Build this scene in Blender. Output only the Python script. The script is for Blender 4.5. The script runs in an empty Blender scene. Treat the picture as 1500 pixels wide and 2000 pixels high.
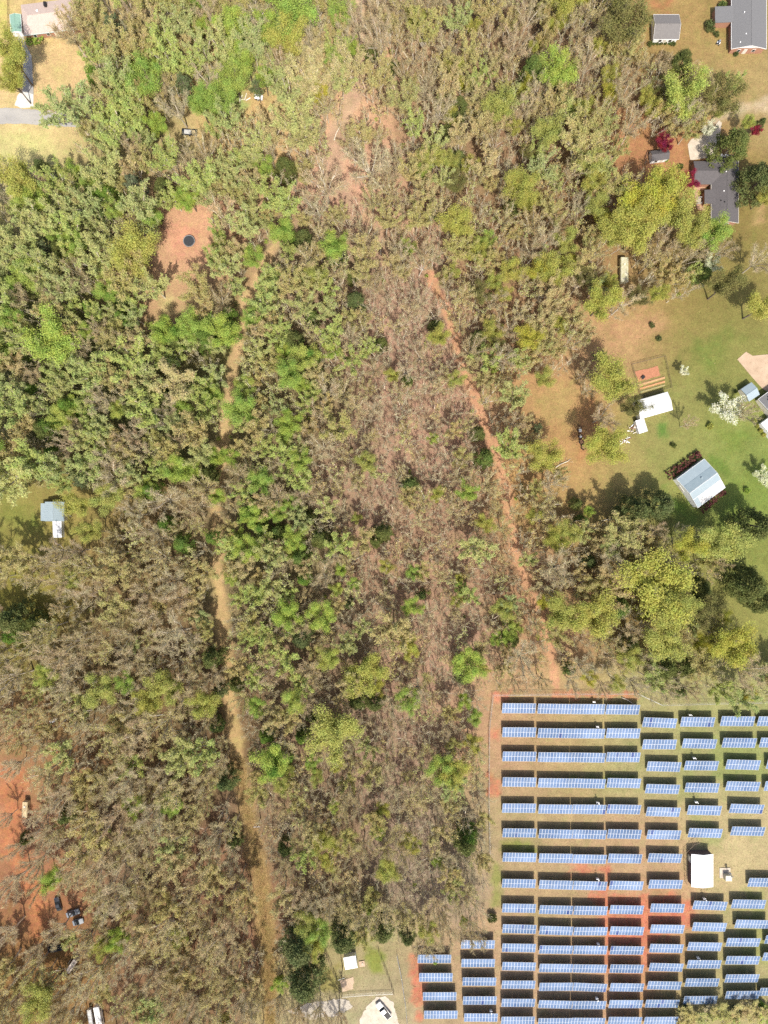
import bpy, bmesh, math, random
import numpy as np
from mathutils import Vector, Matrix

# ------------------------------------------------------------------ camera, sky, sun, exposure
sc = bpy.context.scene
COL = sc.collection
S = 0.17                      # metres on the ground for one photograph pixel
FPX = 1388.0                  # focal length in photograph pixels
H = FPX * S                   # height of the drone above the ground

cam_data = bpy.data.cameras.new('camera')
cam = bpy.data.objects.new('camera', cam_data)
COL.objects.link(cam)
cam.location = (0, 0, H)
cam.rotation_euler = (0, 0, 0)
cam_data.sensor_fit = 'VERTICAL'
cam_data.angle = 2 * math.atan(1000.0 / FPX)
cam_data.clip_start = 1.0
cam_data.clip_end = 8000.0
sc.camera = cam

SUN_EL = math.radians(58)
SUN_AZ = math.radians(180 - 9)          # compass bearing of the sun, +Y is north
world = bpy.data.worlds.new('World')
sc.world = world
world.use_nodes = True
wn = world.node_tree
sky = wn.nodes.new('ShaderNodeTexSky')
sky.sky_type = 'NISHITA'
sky.sun_disc = False
sky.sun_elevation = SUN_EL
sky.sun_rotation = SUN_AZ
sky.air_density = 1.0
sky.dust_density = 3.5
wn.links.new(sky.outputs[0], wn.nodes['Background'].inputs[0])
wn.nodes['Background'].inputs[1].default_value = 0.14

sun_data = bpy.data.lights.new('sun', 'SUN')
sun_data.energy = 4.3
sun_data.angle = math.radians(0.53)
sun_data.color = (1.0, 0.94, 0.83)
sun = bpy.data.objects.new('sun', sun_data)
COL.objects.link(sun)
to_sun = Vector((math.sin(SUN_AZ) * math.cos(SUN_EL), math.cos(SUN_AZ) * math.cos(SUN_EL), math.sin(SUN_EL)))
sun.rotation_euler = to_sun.to_track_quat('Z', 'Y').to_euler()
sun.location = to_sun * 300

sc.view_settings.view_transform = 'Standard'
sc.view_settings.look = 'None'
sc.view_settings.exposure = 0.45
sc.view_settings.gamma = 1.0
sc.cycles.max_bounces = 4
sc.cycles.diffuse_bounces = 2
sc.cycles.transparent_max_bounces = 8
sc.cycles.use_adaptive_sampling = True
sc.cycles.use_denoising = False

rng = np.random.default_rng(11)
random.seed(11)

# ------------------------------------------------------------------ small helpers
def at(u, v, h=0.0):
    """photograph pixel at height h above the ground -> world position"""
    k = (H - h) / H
    return Vector(((u - 750.0) * S * k, (1000.0 - v) * S * k, h))

def s2l(c, k=0.66):
    g = sum(c) / 3.0; c = [(x * 0.86 + g * 0.14) * t for x, t in zip(c, (0.965, 1.0, 1.045))]; out = []
    for x in c:
        x /= 255.0
        out.append((x / 12.92 if x <= 0.04045 else ((x + 0.055) / 1.055) ** 2.4) * k)
    return tuple(out)

def fbm(x, y, scale, seed=0, octaves=4):
    """value noise, about -1..1"""
    x = np.asarray(x, float) / scale; y = np.asarray(y, float) / scale
    tot = np.zeros_like(x); amp = 1.0; norm = 0.0
    def hsh(ix, iy, s):
        n = (ix * 374761393 + iy * 668265263 + s * 144665) & 0xFFFFFFFF
        n = ((n ^ (n >> 13)) * 1274126177) & 0xFFFFFFFF
        return ((n ^ (n >> 16)) & 0xFFFF) / 32767.5 - 1.0
    for o in range(octaves):
        ix = np.floor(x).astype(np.int64); iy = np.floor(y).astype(np.int64)
        fx = x - ix; fy = y - iy
        fx = fx * fx * (3 - 2 * fx); fy = fy * fy * (3 - 2 * fy)
        s = seed + o * 17
        v = (hsh(ix, iy, s) * (1 - fx) + hsh(ix + 1, iy, s) * fx) * (1 - fy) + \
            (hsh(ix, iy + 1, s) * (1 - fx) + hsh(ix + 1, iy + 1, s) * fx) * fy
        tot += v * amp; norm += amp; amp *= 0.55; x = x * 2.03 + 5.2; y = y * 2.03 + 1.7
    return tot / norm

def smooth(a, b, x):
    t = np.clip((x - a) / (b - a), 0, 1)
    return t * t * (3 - 2 * t)

def seg_dist(px, py, pts, closed):
    """distance to a polyline and, for polygons, negative inside"""
    d = np.full(px.shape, 1e9); inside = np.zeros(px.shape, bool)
    n = len(pts)
    for i in range(n if closed else n - 1):
        ax, ay = pts[i][:2]; bx, by = pts[(i + 1) % n][:2]
        dx, dy = bx - ax, by - ay
        t = np.clip(((px - ax) * dx + (py - ay) * dy) / (dx * dx + dy * dy + 1e-9), 0, 1)
        d = np.minimum(d, np.hypot(px - ax - t * dx, py - ay - t * dy))
        if closed:
            c = (ay > py) != (by > py)
            xi = ax + (py - ay) * dx / (dy if abs(dy) > 1e-9 else 1e-9)
            inside ^= c & (px < xi)
    return np.where(inside, -d, d) if closed else d

def mesh_arrays(name, verts, quads, mats, mat_idx=None, smooth_shade=False):
    """fast mesh from numpy arrays; quads may hold -1 in the last column for triangles"""
    verts = np.asarray(verts, np.float32); quads = np.asarray(quads, np.int32)
    me = bpy.data.meshes.new(name)
    me.vertices.add(len(verts)); me.vertices.foreach_set('co', verts.ravel())
    nq = len(quads)
    me.loops.add(nq * 4); me.loops.foreach_set('vertex_index', quads.ravel())
    me.polygons.add(nq)
    me.polygons.foreach_set('loop_start', np.arange(nq, dtype=np.int32) * 4)
    me.polygons.foreach_set('loop_total', np.full(nq, 4, np.int32))
    if mat_idx is not None:
        me.polygons.foreach_set('material_index', np.asarray(mat_idx, np.int32))
    if smooth_shade:
        me.polygons.foreach_set('use_smooth', np.ones(nq, bool))
    for m in mats: me.materials.append(m)
    me.update(calc_edges=True)
    return me

class MB:
    """collects simple shapes into one mesh"""
    def __init__(s): s.v = []; s.f = []; s.m = []
    def add(s, vs, fs, m=0):
        o = len(s.v); s.v += [tuple(p) for p in vs]
        for f in fs: s.f.append(tuple(i + o for i in f)); s.m.append(m)
    def box(s, c, d, m=0, rz=0.0, taper=1.0, M=None):
        x, y, z = (k / 2 for k in d); vs = []
        for zz, t in ((-z, 1.0), (z, taper)):
            for xx, yy in ((-x, -y), (x, -y), (x, y), (-x, y)):
                p = Vector((xx * t, yy * t, zz))
                if rz: p.rotate(Matrix.Rotation(rz, 3, 'Z'))
                if M is not None: p = M @ p
                vs.append(p + Vector(c))
        s.add(vs, [(3, 2, 1, 0), (4, 5, 6, 7), (0, 1, 5, 4), (1, 2, 6, 5), (2, 3, 7, 6), (3, 0, 4, 7)], m)
    def tube(s, pts, rad, n=6, m=0, cap=True):
        pts = [Vector(p) for p in pts]
        if not hasattr(rad, '__len__'): rad = [rad] * len(pts)
        rings = []
        for i, p in enumerate(pts):
            d = (pts[min(i + 1, len(pts) - 1)] - pts[max(i - 1, 0)]).normalized()
            a = d.orthogonal().normalized(); b = d.cross(a)
            rings.append([p + (a * math.cos(2 * math.pi * k / n) + b * math.sin(2 * math.pi * k / n)) * rad[i] for k in range(n)])
        vs = [p for r in rings for p in r]; fs = []
        for i in range(len(pts) - 1):
            for k in range(n):
                fs.append((i * n + k, i * n + (k + 1) % n, (i + 1) * n + (k + 1) % n, (i + 1) * n + k))
        if cap:
            fs.append(tuple(range(n - 1, -1, -1))); fs.append(tuple((len(pts) - 1) * n + k for k in range(n)))
        s.add(vs, fs, m)
    def prism(s, poly, z0, z1, m=0):
        n = len(poly)
        vs = [(x, y, z0) for x, y in poly] + [(x, y, z1) for x, y in poly]
        fs = [tuple(range(n - 1, -1, -1)), tuple(range(n, 2 * n))]
        for k in range(n): fs.append((k, (k + 1) % n, n + (k + 1) % n, n + k))
        s.add(vs, fs, m)
    def mesh(s, name, mats, bevel=0.0, smooth_shade=False):
        me = bpy.data.meshes.new(name); me.from_pydata(s.v, [], s.f)
        for m in mats: me.materials.append(m)
        me.polygons.foreach_set('material_index', s.m)
        bm = bmesh.new(); bm.from_mesh(me)
        bmesh.ops.recalc_face_normals(bm, faces=bm.faces)
        if bevel:
            bmesh.ops.bevel(bm, geom=list(bm.edges), offset=bevel, segments=2, affect='EDGES', clamp_overlap=True)
        bm.to_mesh(me); bm.free()
        if smooth_shade: me.polygons.foreach_set('use_smooth', [True] * len(me.polygons))
        me.update()
        return me

def tag(o, label=None, cat=None, group=None, kind=None):
    if label: o['label'] = label
    if cat: o['category'] = cat
    if group: o['group'] = group
    if kind: o['kind'] = kind
    return o

def thing(name, label, cat, loc=(0, 0, 0), rz=0.0, group=None, scale=None):
    o = bpy.data.objects.new(name, None); COL.objects.link(o)
    o.empty_display_size = 0.5
    o.location = loc; o.rotation_euler = (0, 0, rz)
    if scale is not None: o.scale = scale
    return tag(o, label, cat, group)

def obj(name, me, parent=None, loc=None, rot=None):
    o = bpy.data.objects.new(name, me); COL.objects.link(o)
    if parent is not None: o.parent = parent
    if loc is not None: o.location = loc
    if rot is not None: o.rotation_euler = rot
    return o

# ------------------------------------------------------------------ materials
def nodes(name):
    m = bpy.data.materials.new(name); m.use_nodes = True
    nt = m.node_tree; b = nt.nodes['Principled BSDF']
    return m, nt, b

def ramp(nt, stops):
    r = nt.nodes.new('ShaderNodeValToRGB'); e = r.color_ramp.elements
    while len(e) < len(stops): e.new(0.5)
    for i, (p, c) in enumerate(stops):
        e[i].position = p; e[i].color = (*c[:3], 1)
    return r

def surf(name, c1, c2=None, rough=0.8, scale=3.0, bump=0.0, metal=0.0, spec=0.3, detail=6.0, stretch=None):
    """two-tone mottled procedural surface"""
    m, nt, b = nodes(name)
    c2 = c2 or tuple(x * 0.75 for x in c1)
    tc = nt.nodes.new('ShaderNodeTexCoord'); src = tc.outputs['Object']
    if stretch:
        mp = nt.nodes.new('ShaderNodeMapping'); mp.inputs['Scale'].default_value = stretch
        nt.links.new(src, mp.inputs[0]); src = mp.outputs[0]
    n = nt.nodes.new('ShaderNodeTexNoise'); n.inputs['Scale'].default_value = scale
    n.inputs['Detail'].default_value = detail; n.inputs['Roughness'].default_value = 0.65
    nt.links.new(src, n.inputs['Vector'])
    r = ramp(nt, [(0.32, c2), (0.68, c1)])
    nt.links.new(n.outputs['Fac'], r.inputs[0]); nt.links.new(r.outputs[0], b.inputs['Base Color'])
    b.inputs['Roughness'].default_value = rough; b.inputs['Metallic'].default_value = metal
    b.inputs['Specular IOR Level'].default_value = spec
    if bump:
        bp = nt.nodes.new('ShaderNodeBump'); bp.inputs['Strength'].default_value = bump; bp.inputs['Distance'].default_value = 0.05
        nt.links.new(n.outputs['Fac'], bp.inputs['Height']); nt.links.new(bp.outputs[0], b.inputs['Normal'])
    return m

def foliage(name, cols, translucent=0.3, clump=1.1, rough=0.7):
    """leaf material: colour differs from tree to tree and from spray to spray"""
    m, nt, b = nodes(name)
    oi = nt.nodes.new('ShaderNodeObjectInfo')
    r = ramp(nt, [(i / max(1, len(cols) - 1), c) for i, c in enumerate(cols)])
    nt.links.new(oi.outputs['Random'], r.inputs[0])
    geo = nt.nodes.new('ShaderNodeNewGeometry')
    n = nt.nodes.new('ShaderNodeTexNoise'); n.inputs['Scale'].default_value = clump; n.inputs['Detail'].default_value = 3
    nt.links.new(geo.outputs['Position'], n.inputs['Vector'])
    hsv = nt.nodes.new('ShaderNodeHueSaturation')
    mr = nt.nodes.new('ShaderNodeMapRange'); mr.inputs[1].default_value = 0.3; mr.inputs[2].default_value = 0.7
    mr.inputs[3].default_value = 0.82; mr.inputs[4].default_value = 1.18
    nt.links.new(n.outputs['Fac'], mr.inputs[0])
    mi = nt.nodes.new('ShaderNodeMapRange'); mi.inputs[3].default_value = 0.88; mi.inputs[4].default_value = 1.12
    nt.links.new(geo.outputs['Random Per Island'], mi.inputs[0])
    mm = nt.nodes.new('ShaderNodeMath'); mm.operation = 'MULTIPLY'; nt.links.new(mr.outputs[0], mm.inputs[0]); nt.links.new(mi.outputs[0], mm.inputs[1]); nt.links.new(mm.outputs[0], hsv.inputs['Value'])
    mr2 = nt.nodes.new('ShaderNodeMapRange'); mr2.inputs[1].default_value = 0.3; mr2.inputs[2].default_value = 0.7; mr2.inputs[3].default_value = 0.475; mr2.inputs[4].default_value = 0.522
    n5 = nt.nodes.new('ShaderNodeTexNoise'); n5.inputs['Scale'].default_value = 0.45; n5.inputs['Detail'].default_value = 2
    nt.links.new(geo.outputs['Position'], n5.inputs['Vector']); nt.links.new(n5.outputs['Fac'], mr2.inputs[0]); nt.links.new(mr2.outputs[0], hsv.inputs['Hue'])
    nt.links.new(r.outputs[0], hsv.inputs['Color'])
    nt.links.new(hsv.outputs[0], b.inputs['Base Color'])
    b.inputs['Roughness'].default_value = rough; b.inputs['Specular IOR Level'].default_value = 0.2
    if translucent:
        t = nt.nodes.new('ShaderNodeBsdfTranslucent'); nt.links.new(hsv.outputs[0], t.inputs['Color'])
        mx = nt.nodes.new('ShaderNodeMixShader'); mx.inputs[0].default_value = translucent
        nt.links.new(b.outputs[0], mx.inputs[1]); nt.links.new(t.outputs[0], mx.inputs[2])
        nt.links.new(mx.outputs[0], nt.nodes['Material Output'].inputs[0])
    return m

def ground_material(name):
    """vertex colour gives the kind of soil or sward, noise gives tufts, litter and grain"""
    m, nt, b = nodes(name)
    at_ = nt.nodes.new('ShaderNodeVertexColor'); at_.layer_name = 'soil'
    geo = nt.nodes.new('ShaderNodeNewGeometry')
    def noise(scale, det, rough=0.6):
        n = nt.nodes.new('ShaderNodeTexNoise'); n.inputs['Scale'].default_value = scale
        n.inputs['Detail'].default_value = det; n.inputs['Roughness'].default_value = rough
        nt.links.new(geo.outputs['Position'], n.inputs['Vector']); return n
    n1 = noise(0.35, 6, 0.7); n2 = noise(2.2, 5, 0.75)
    hsv = nt.nodes.new('ShaderNodeHueSaturation')
    def mrange(src, a, b_, lo, hi):
        r = nt.nodes.new('ShaderNodeMapRange'); r.inputs[1].default_value = a; r.inputs[2].default_value = b_
        r.inputs[3].default_value = lo; r.inputs[4].default_value = hi
        nt.links.new(src, r.inputs[0]); return r
    v1 = mrange(n1.outputs['Fac'], 0.3, 0.7, 0.86, 1.14); v2 = mrange(n2.outputs['Fac'], 0.3, 0.7, 0.72, 1.28)
    mu = nt.nodes.new('ShaderNodeMath'); mu.operation = 'MULTIPLY'
    nt.links.new(v1.outputs[0], mu.inputs[0]); nt.links.new(v2.outputs[0], mu.inputs[1])
    nt.links.new(mu.outputs[0], hsv.inputs['Value'])
    n3 = noise(0.8, 4); h = mrange(n3.outputs['Fac'], 0.3, 0.7, 0.488, 0.512)
    nt.links.new(h.outputs[0], hsv.inputs['Hue'])
    nt.links.new(at_.outputs['Color'], hsv.inputs['Color'])
    nt.links.new(hsv.outputs[0], b.inputs['Base Color'])
    b.inputs['Roughness'].default_value = 0.95; b.inputs['Specular IOR Level'].default_value = 0.1
    bp = nt.nodes.new('ShaderNodeBump'); bp.inputs['Strength'].default_value = 0.6; bp.inputs['Distance'].default_value = 0.12
    nt.links.new(n2.outputs['Fac'], bp.inputs['Height']); nt.links.new(bp.outputs[0], b.inputs['Normal'])
    return m

M_GROUND = ground_material('soil_and_sward')
M_BARK_PALE = foliage('pale_bark', [(0.50, 0.44, 0.34), (0.64, 0.585, 0.48), (0.55, 0.48, 0.37), (0.68, 0.63, 0.54)], 0.15, 0.5, 0.9)
M_BARK_DARK = foliage('dark_bark', [(0.10, 0.08, 0.065), (0.17, 0.14, 0.11), (0.13, 0.10, 0.085)], 0, 0.5, 0.9)
M_TWIG = foliage('twigs', [(0.54, 0.445, 0.26), (0.63, 0.55, 0.36), (0.50, 0.42, 0.23), (0.63, 0.52, 0.31), (0.57, 0.51, 0.33), (0.60, 0.475, 0.29)], 0.45, 0.4, 0.9)
M_BUD = foliage('opening_buds', [(0.55, 0.48, 0.19), (0.58, 0.52, 0.25), (0.62, 0.52, 0.27), (0.48, 0.48, 0.16), (0.60, 0.50, 0.22), (0.50, 0.51, 0.20)], 0.48)
M_PALE = foliage('pale_young_leaves', [(0.47, 0.53, 0.17), (0.52, 0.60, 0.19), (0.46, 0.52, 0.23), (0.58, 0.60, 0.24), (0.46, 0.49, 0.20)], 0.48)
M_LIME = foliage('lime_leaves', [(0.36, 0.47, 0.09), (0.42, 0.52, 0.11), (0.32, 0.45, 0.10), (0.47, 0.52, 0.13)], 0.42)
M_YELLOW = foliage('catkin_yellow_leaves', [(0.44, 0.45, 0.11), (0.50, 0.49, 0.12), (0.42, 0.45, 0.13), (0.53, 0.51, 0.08)], 0.45)
M_DARK = foliage('evergreen_leaves', [(0.115, 0.135, 0.04), (0.145, 0.17, 0.045), (0.12, 0.145, 0.055), (0.15, 0.21, 0.05)], 0.25)
M_SHADE_GREEN = foliage('shade_green_leaves', [(0.15, 0.25, 0.045), (0.19, 0.30, 0.05), (0.17, 0.26, 0.06)], 0.35)  # understory shade put into the leaf colour, darker than the lime
M_PINE = foliage('pine_needles', [(0.13, 0.165, 0.08), (0.16, 0.20, 0.08), (0.15, 0.18, 0.10)], 0.2)
M_RED = foliage('crimson_leaves', [(0.20, 0.018, 0.04), (0.27, 0.025, 0.055)], 0.3)
M_MAROON = foliage('maroon_hedge_leaves', [(0.15, 0.06, 0.05), (0.19, 0.075, 0.06)], 0.15)
M_WHITE_FLOWER = foliage('white_blossom', [(0.78, 0.79, 0.60), (0.82, 0.82, 0.70)], 0.3)
M_STRAW = foliage('straw_grass', [(0.50, 0.39, 0.19), (0.56, 0.45, 0.24)], 0.35)

M_SHINGLE_GREY = surf('grey_shingles', (0.165, 0.165, 0.17), (0.135, 0.135, 0.14), 0.9, 2.5, 0.2)
M_SHINGLE_WARM = surf('warm_grey_shingles', (0.19, 0.18, 0.175), (0.15, 0.14, 0.14), 0.9, 2.0, 0.2)
M_SHINGLE_DARK = surf('dark_shingles', (0.115, 0.105, 0.11), (0.085, 0.08, 0.083), 0.9, 2.0, 0.2)
M_SHINGLE_PINK = surf('pinkish_shingles', (0.50, 0.40, 0.35), (0.42, 0.33, 0.29), 0.9, 1.5, 0.2)
M_METAL_WHITE = surf('white_sheet_metal', (0.78, 0.80, 0.82), (0.70, 0.72, 0.74), 0.45, 0.6, 0.0, 0.0, 0.5)
M_METAL_WEATHERED = surf('weathered_white_metal', (0.66, 0.69, 0.72), (0.50, 0.50, 0.48), 0.5, 0.45, 0.0, 0.0, 0.5)
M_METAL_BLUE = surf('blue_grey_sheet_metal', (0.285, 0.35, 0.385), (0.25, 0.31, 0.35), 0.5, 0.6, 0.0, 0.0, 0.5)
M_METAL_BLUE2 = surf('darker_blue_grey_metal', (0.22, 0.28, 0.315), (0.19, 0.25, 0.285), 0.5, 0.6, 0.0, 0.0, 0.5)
M_METAL_GREEN = surf('green_sheet_metal', (0.22, 0.36, 0.29), (0.19, 0.31, 0.25), 0.5, 0.6, 0.0, 0.0, 0.5)
M_PANEL_PALE = surf('pale_translucent_sheet', (0.47, 0.47, 0.47), (0.41, 0.41, 0.42), 0.6, 0.8)
M_WHITE = surf('white_paint', (0.80, 0.80, 0.80), (0.74, 0.74, 0.74), 0.6, 2.0)
M_CREAM = surf('cream_paint', (0.62, 0.58, 0.50), (0.55, 0.51, 0.44), 0.7, 2.0)
M_BRICK = surf('red_brick', (0.40, 0.22, 0.15), (0.30, 0.15, 0.10), 0.9, 6.0, 0.3)
M_BROWN_WALL = surf('brown_wall', (0.16, 0.11, 0.10), (0.12, 0.08, 0.075), 0.8, 3.0)
M_WOOD = surf('weathered_wood', (0.36, 0.28, 0.19), (0.25, 0.19, 0.13), 0.9, 4.0, 0.3, stretch=(1, 6, 6))
M_POLE = surf('tarred_pole_wood', (0.15, 0.11, 0.085), (0.09, 0.07, 0.055), 0.9, 4.0)
M_GALV = surf('galvanised_steel', (0.48, 0.49, 0.50), (0.38, 0.39, 0.40), 0.45, 5.0, metal=0.6)
M_BLACK = surf('black_plastic', (0.022, 0.022, 0.024), (0.014, 0.014, 0.015), 0.6, 5.0)
M_RUBBER = surf('rubber', (0.025, 0.025, 0.025), (0.015, 0.015, 0.015), 0.9, 8.0)
M_MAT = surf('woven_mat', (0.042, 0.045, 0.052), (0.035, 0.038, 0.045), 0.9, 3.0)
M_GLASS = surf('dark_window_glass', (0.02, 0.025, 0.03), (0.015, 0.018, 0.02), 0.08, 1.0, spec=0.6)
M_CAR_WHITE = surf('white_car_paint', (0.78, 0.78, 0.78), (0.74, 0.74, 0.74), 0.25, 1.0, spec=0.6)
M_CAR_DARK = surf('dark_car_paint', (0.03, 0.035, 0.045), (0.02, 0.024, 0.03), 0.2, 1.0, spec=0.6)
M_CAR_GREY = surf('grey_car_paint', (0.22, 0.25, 0.29), (0.17, 0.19, 0.23), 0.25, 1.0, spec=0.6)
M_TAN = surf('faded_tan_paint', (0.52, 0.42, 0.25), (0.40, 0.32, 0.19), 0.7, 1.5)
M_MOSS = surf('mossy_white_metal', (0.55, 0.53, 0.44), (0.30, 0.29, 0.14), 0.8, 1.1)
M_CONCRETE = surf('concrete', (0.52, 0.46, 0.38), (0.40, 0.34, 0.27), 0.9, 0.5, 0.2)
M_PINKCONC = surf('pinkish_concrete', (0.46, 0.35, 0.25), (0.36, 0.26, 0.18), 0.9, 0.35, 0.2)
M_GRAVEL = surf('white_gravel', (0.62, 0.60, 0.55), (0.46, 0.44, 0.40), 0.95, 1.6, 0.4)
M_ASPHALT = surf('worn_grey_asphalt', (0.36, 0.345, 0.32), (0.27, 0.26, 0.25), 0.95, 0.35, 0.2, stretch=(0.35, 1, 1))
M_BEIGE = surf('beige_cabinet', (0.55, 0.53, 0.42), (0.50, 0.48, 0.38), 0.5, 2.0)
M_RUST = surf('rusty_steel', (0.24, 0.13, 0.08), (0.15, 0.08, 0.05), 0.9, 4.0)

# ------------------------------------------------------------------ layout in photograph pixels
TRACK_A = [(560, 430, 10), (540, 470, 9), (522, 500, 9), (503, 545, 10), (482, 590, 11), (468, 640, 8), (460, 700, 8), (452, 750, 9), (442, 810, 9), (438, 860, 8),
           (428, 920, 7), (420, 1000, 8), (424, 1070, 10), (427, 1140, 11), (432, 1210, 13), (443, 1290, 11), (452, 1400, 11), (468, 1500, 13),
           (478, 1560, 13), (494, 1640, 16), (508, 1720, 17), (518, 1800, 16), (524, 1880, 14), (528, 1960, 12), (532, 2060, 12)]
TRACK_B = [(838, 515, 7), (846, 550, 7), (866, 595, 7), (886, 650, 8), (905, 715, 9), (928, 775, 9), (955, 845, 8), (972, 900, 9), (985, 950, 9), (996, 1010, 9),
           (1008, 1080, 8), (1034, 1150, 8), (1060, 1215, 6.5), (1080, 1290, 5), (1085, 1335, 4)]
TRACK_C = [(700, -40, 8), (704, 70, 9), (706, 130, 8), (690, 190, 14), (660, 250, 14), (650, 340, 18), (690, 420, 8), (745, 470, 6), (748, 520, 5)]
CLEARINGS = {
    'top_left': [(-60, -60), (140, -60), (125, 60), (165, 110), (168, 195), (110, 205), (105, 245), (150, 262), (160, 330), (85, 305), (50, 330), (-60, 350)],
    'trampoline': [(322, 428), (348, 405), (402, 408), (418, 470), (396, 520), (366, 600), (312, 632), (290, 575), (308, 500)],
    'right': [(1262, -60), (1560, -60), (1560, 1300), (1450, 1250), (1400, 1150), (1440, 1080), (1400, 1030), (1180, 1010), (1120, 1000), (1090, 960), (1110, 900),
              (1060, 850), (1020, 790), (1040, 755), (1125, 735), (1120, 690), (1180, 655), (1110, 590), (1150, 575), (1210, 640), (1260, 590), (1330, 600),
              (1400, 540), (1440, 470), (1420, 440), (1360, 430), (1340, 350), (1280, 340), (1200, 322), (1230, 285), (1290, 262), (1390, 240), (1450, 190),
              (1450, 140), (1380, 130), (1290, 110), (1255, 95)],
    'solar': [(950, 1350), (1245, 1350), (1290, 1374), (1560, 1374), (1560, 1935), (1440, 1950), (1335, 1960), (1325, 2060), (800, 2060), (776, 1868), (815, 1858),
              (900, 1838), (948, 1800), (968, 1700), (948, 1500)],
    'yard': [(630, 1852), (660, 1845), (770, 1850), (800, 2060), (690, 2060), (640, 1960), (620, 1900)],
    'cabin': [(-60, 955), (70, 952), (200, 960), (228, 1010), (192, 1066), (60, 1082), (10, 1062), (-60, 1040)],
    'meadow': [(-60, 1140), (50, 1145), (95, 1180), (-60, 1195)],
    'red_drive': [(-60, 1450), (60, 1490), (52, 1590), (40, 1640), (112, 1760), (95, 1830), (75, 1880), (-60, 1870)],
    'cars': [(98, 1750), (165, 1758), (172, 1815), (125, 1815)], 'dark_car': [(92, 1846), (125, 1846), (125, 1862), (92, 1862)], 'camper': [(122, 1885), (145, 1865), (158, 1875), (138, 1908)], 'white_camper': [(166, 1960), (206, 1960), (206, 2030), (166, 2030)],
    'mossy': [(1200, 490), (1240, 490), (1240, 565), (1200, 565)],
    'small_yard': [(470, 195), (540, 180), (545, 225), (480, 225)],
    'sitting': [(335, 225), (395, 225), (395, 275), (340, 275)],
}
def clear_dist(u, v, overhang=0.0):
    d = np.full(np.shape(u), 1e9)
    for poly in CLEARINGS.values(): d = np.minimum(d, seg_dist(u, v, poly, True))
    for tr in (TRACK_A, TRACK_B, TRACK_C):
        w = np.interp(v, [p[1] for p in tr], [p[2] for p in tr])
        d = np.minimum(d, seg_dist(u, v, tr, False) - w + (overhang if tr is not TRACK_A else overhang * 0.25))
    return d

# ------------------------------------------------------------------ ground
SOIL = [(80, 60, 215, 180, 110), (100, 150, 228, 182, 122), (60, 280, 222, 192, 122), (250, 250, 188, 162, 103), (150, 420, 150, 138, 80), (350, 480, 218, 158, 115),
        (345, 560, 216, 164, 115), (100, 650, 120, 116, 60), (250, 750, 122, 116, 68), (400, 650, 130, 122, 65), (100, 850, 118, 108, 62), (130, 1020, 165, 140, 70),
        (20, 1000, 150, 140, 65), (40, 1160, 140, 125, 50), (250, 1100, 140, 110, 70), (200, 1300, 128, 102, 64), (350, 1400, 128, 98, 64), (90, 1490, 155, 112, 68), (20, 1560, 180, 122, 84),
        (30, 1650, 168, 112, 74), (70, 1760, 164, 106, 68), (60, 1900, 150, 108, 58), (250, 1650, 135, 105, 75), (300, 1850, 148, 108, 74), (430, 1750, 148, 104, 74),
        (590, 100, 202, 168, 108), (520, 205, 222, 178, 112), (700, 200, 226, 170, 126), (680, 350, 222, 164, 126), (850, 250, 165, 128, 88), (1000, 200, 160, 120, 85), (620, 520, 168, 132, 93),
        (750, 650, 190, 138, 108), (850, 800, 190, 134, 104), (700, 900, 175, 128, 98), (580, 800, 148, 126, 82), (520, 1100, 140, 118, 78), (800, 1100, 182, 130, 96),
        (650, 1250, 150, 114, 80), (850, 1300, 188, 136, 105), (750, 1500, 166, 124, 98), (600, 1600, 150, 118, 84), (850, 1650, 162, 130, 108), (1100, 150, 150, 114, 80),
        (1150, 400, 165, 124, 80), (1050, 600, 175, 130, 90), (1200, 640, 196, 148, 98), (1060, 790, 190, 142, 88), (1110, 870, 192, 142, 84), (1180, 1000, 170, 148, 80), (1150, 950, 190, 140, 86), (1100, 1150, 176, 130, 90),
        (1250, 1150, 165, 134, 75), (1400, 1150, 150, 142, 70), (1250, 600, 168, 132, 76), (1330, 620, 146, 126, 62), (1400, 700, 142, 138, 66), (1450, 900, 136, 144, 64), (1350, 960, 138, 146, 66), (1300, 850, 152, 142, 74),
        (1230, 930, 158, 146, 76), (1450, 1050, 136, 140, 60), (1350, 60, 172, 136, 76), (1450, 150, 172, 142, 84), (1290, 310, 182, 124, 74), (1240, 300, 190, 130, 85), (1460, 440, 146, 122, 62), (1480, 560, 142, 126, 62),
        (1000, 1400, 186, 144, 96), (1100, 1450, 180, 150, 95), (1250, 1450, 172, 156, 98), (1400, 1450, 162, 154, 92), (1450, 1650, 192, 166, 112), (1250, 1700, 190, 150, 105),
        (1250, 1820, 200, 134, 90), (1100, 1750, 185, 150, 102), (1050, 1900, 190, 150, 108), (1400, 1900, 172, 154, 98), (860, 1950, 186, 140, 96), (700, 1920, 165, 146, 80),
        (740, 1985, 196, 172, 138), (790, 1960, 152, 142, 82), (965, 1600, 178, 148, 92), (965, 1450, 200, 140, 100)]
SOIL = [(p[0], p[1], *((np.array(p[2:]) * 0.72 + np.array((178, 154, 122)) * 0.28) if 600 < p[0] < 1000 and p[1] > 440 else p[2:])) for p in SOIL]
SOIL_LIN = np.array([s2l(p[2:]) for p in SOIL])
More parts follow.
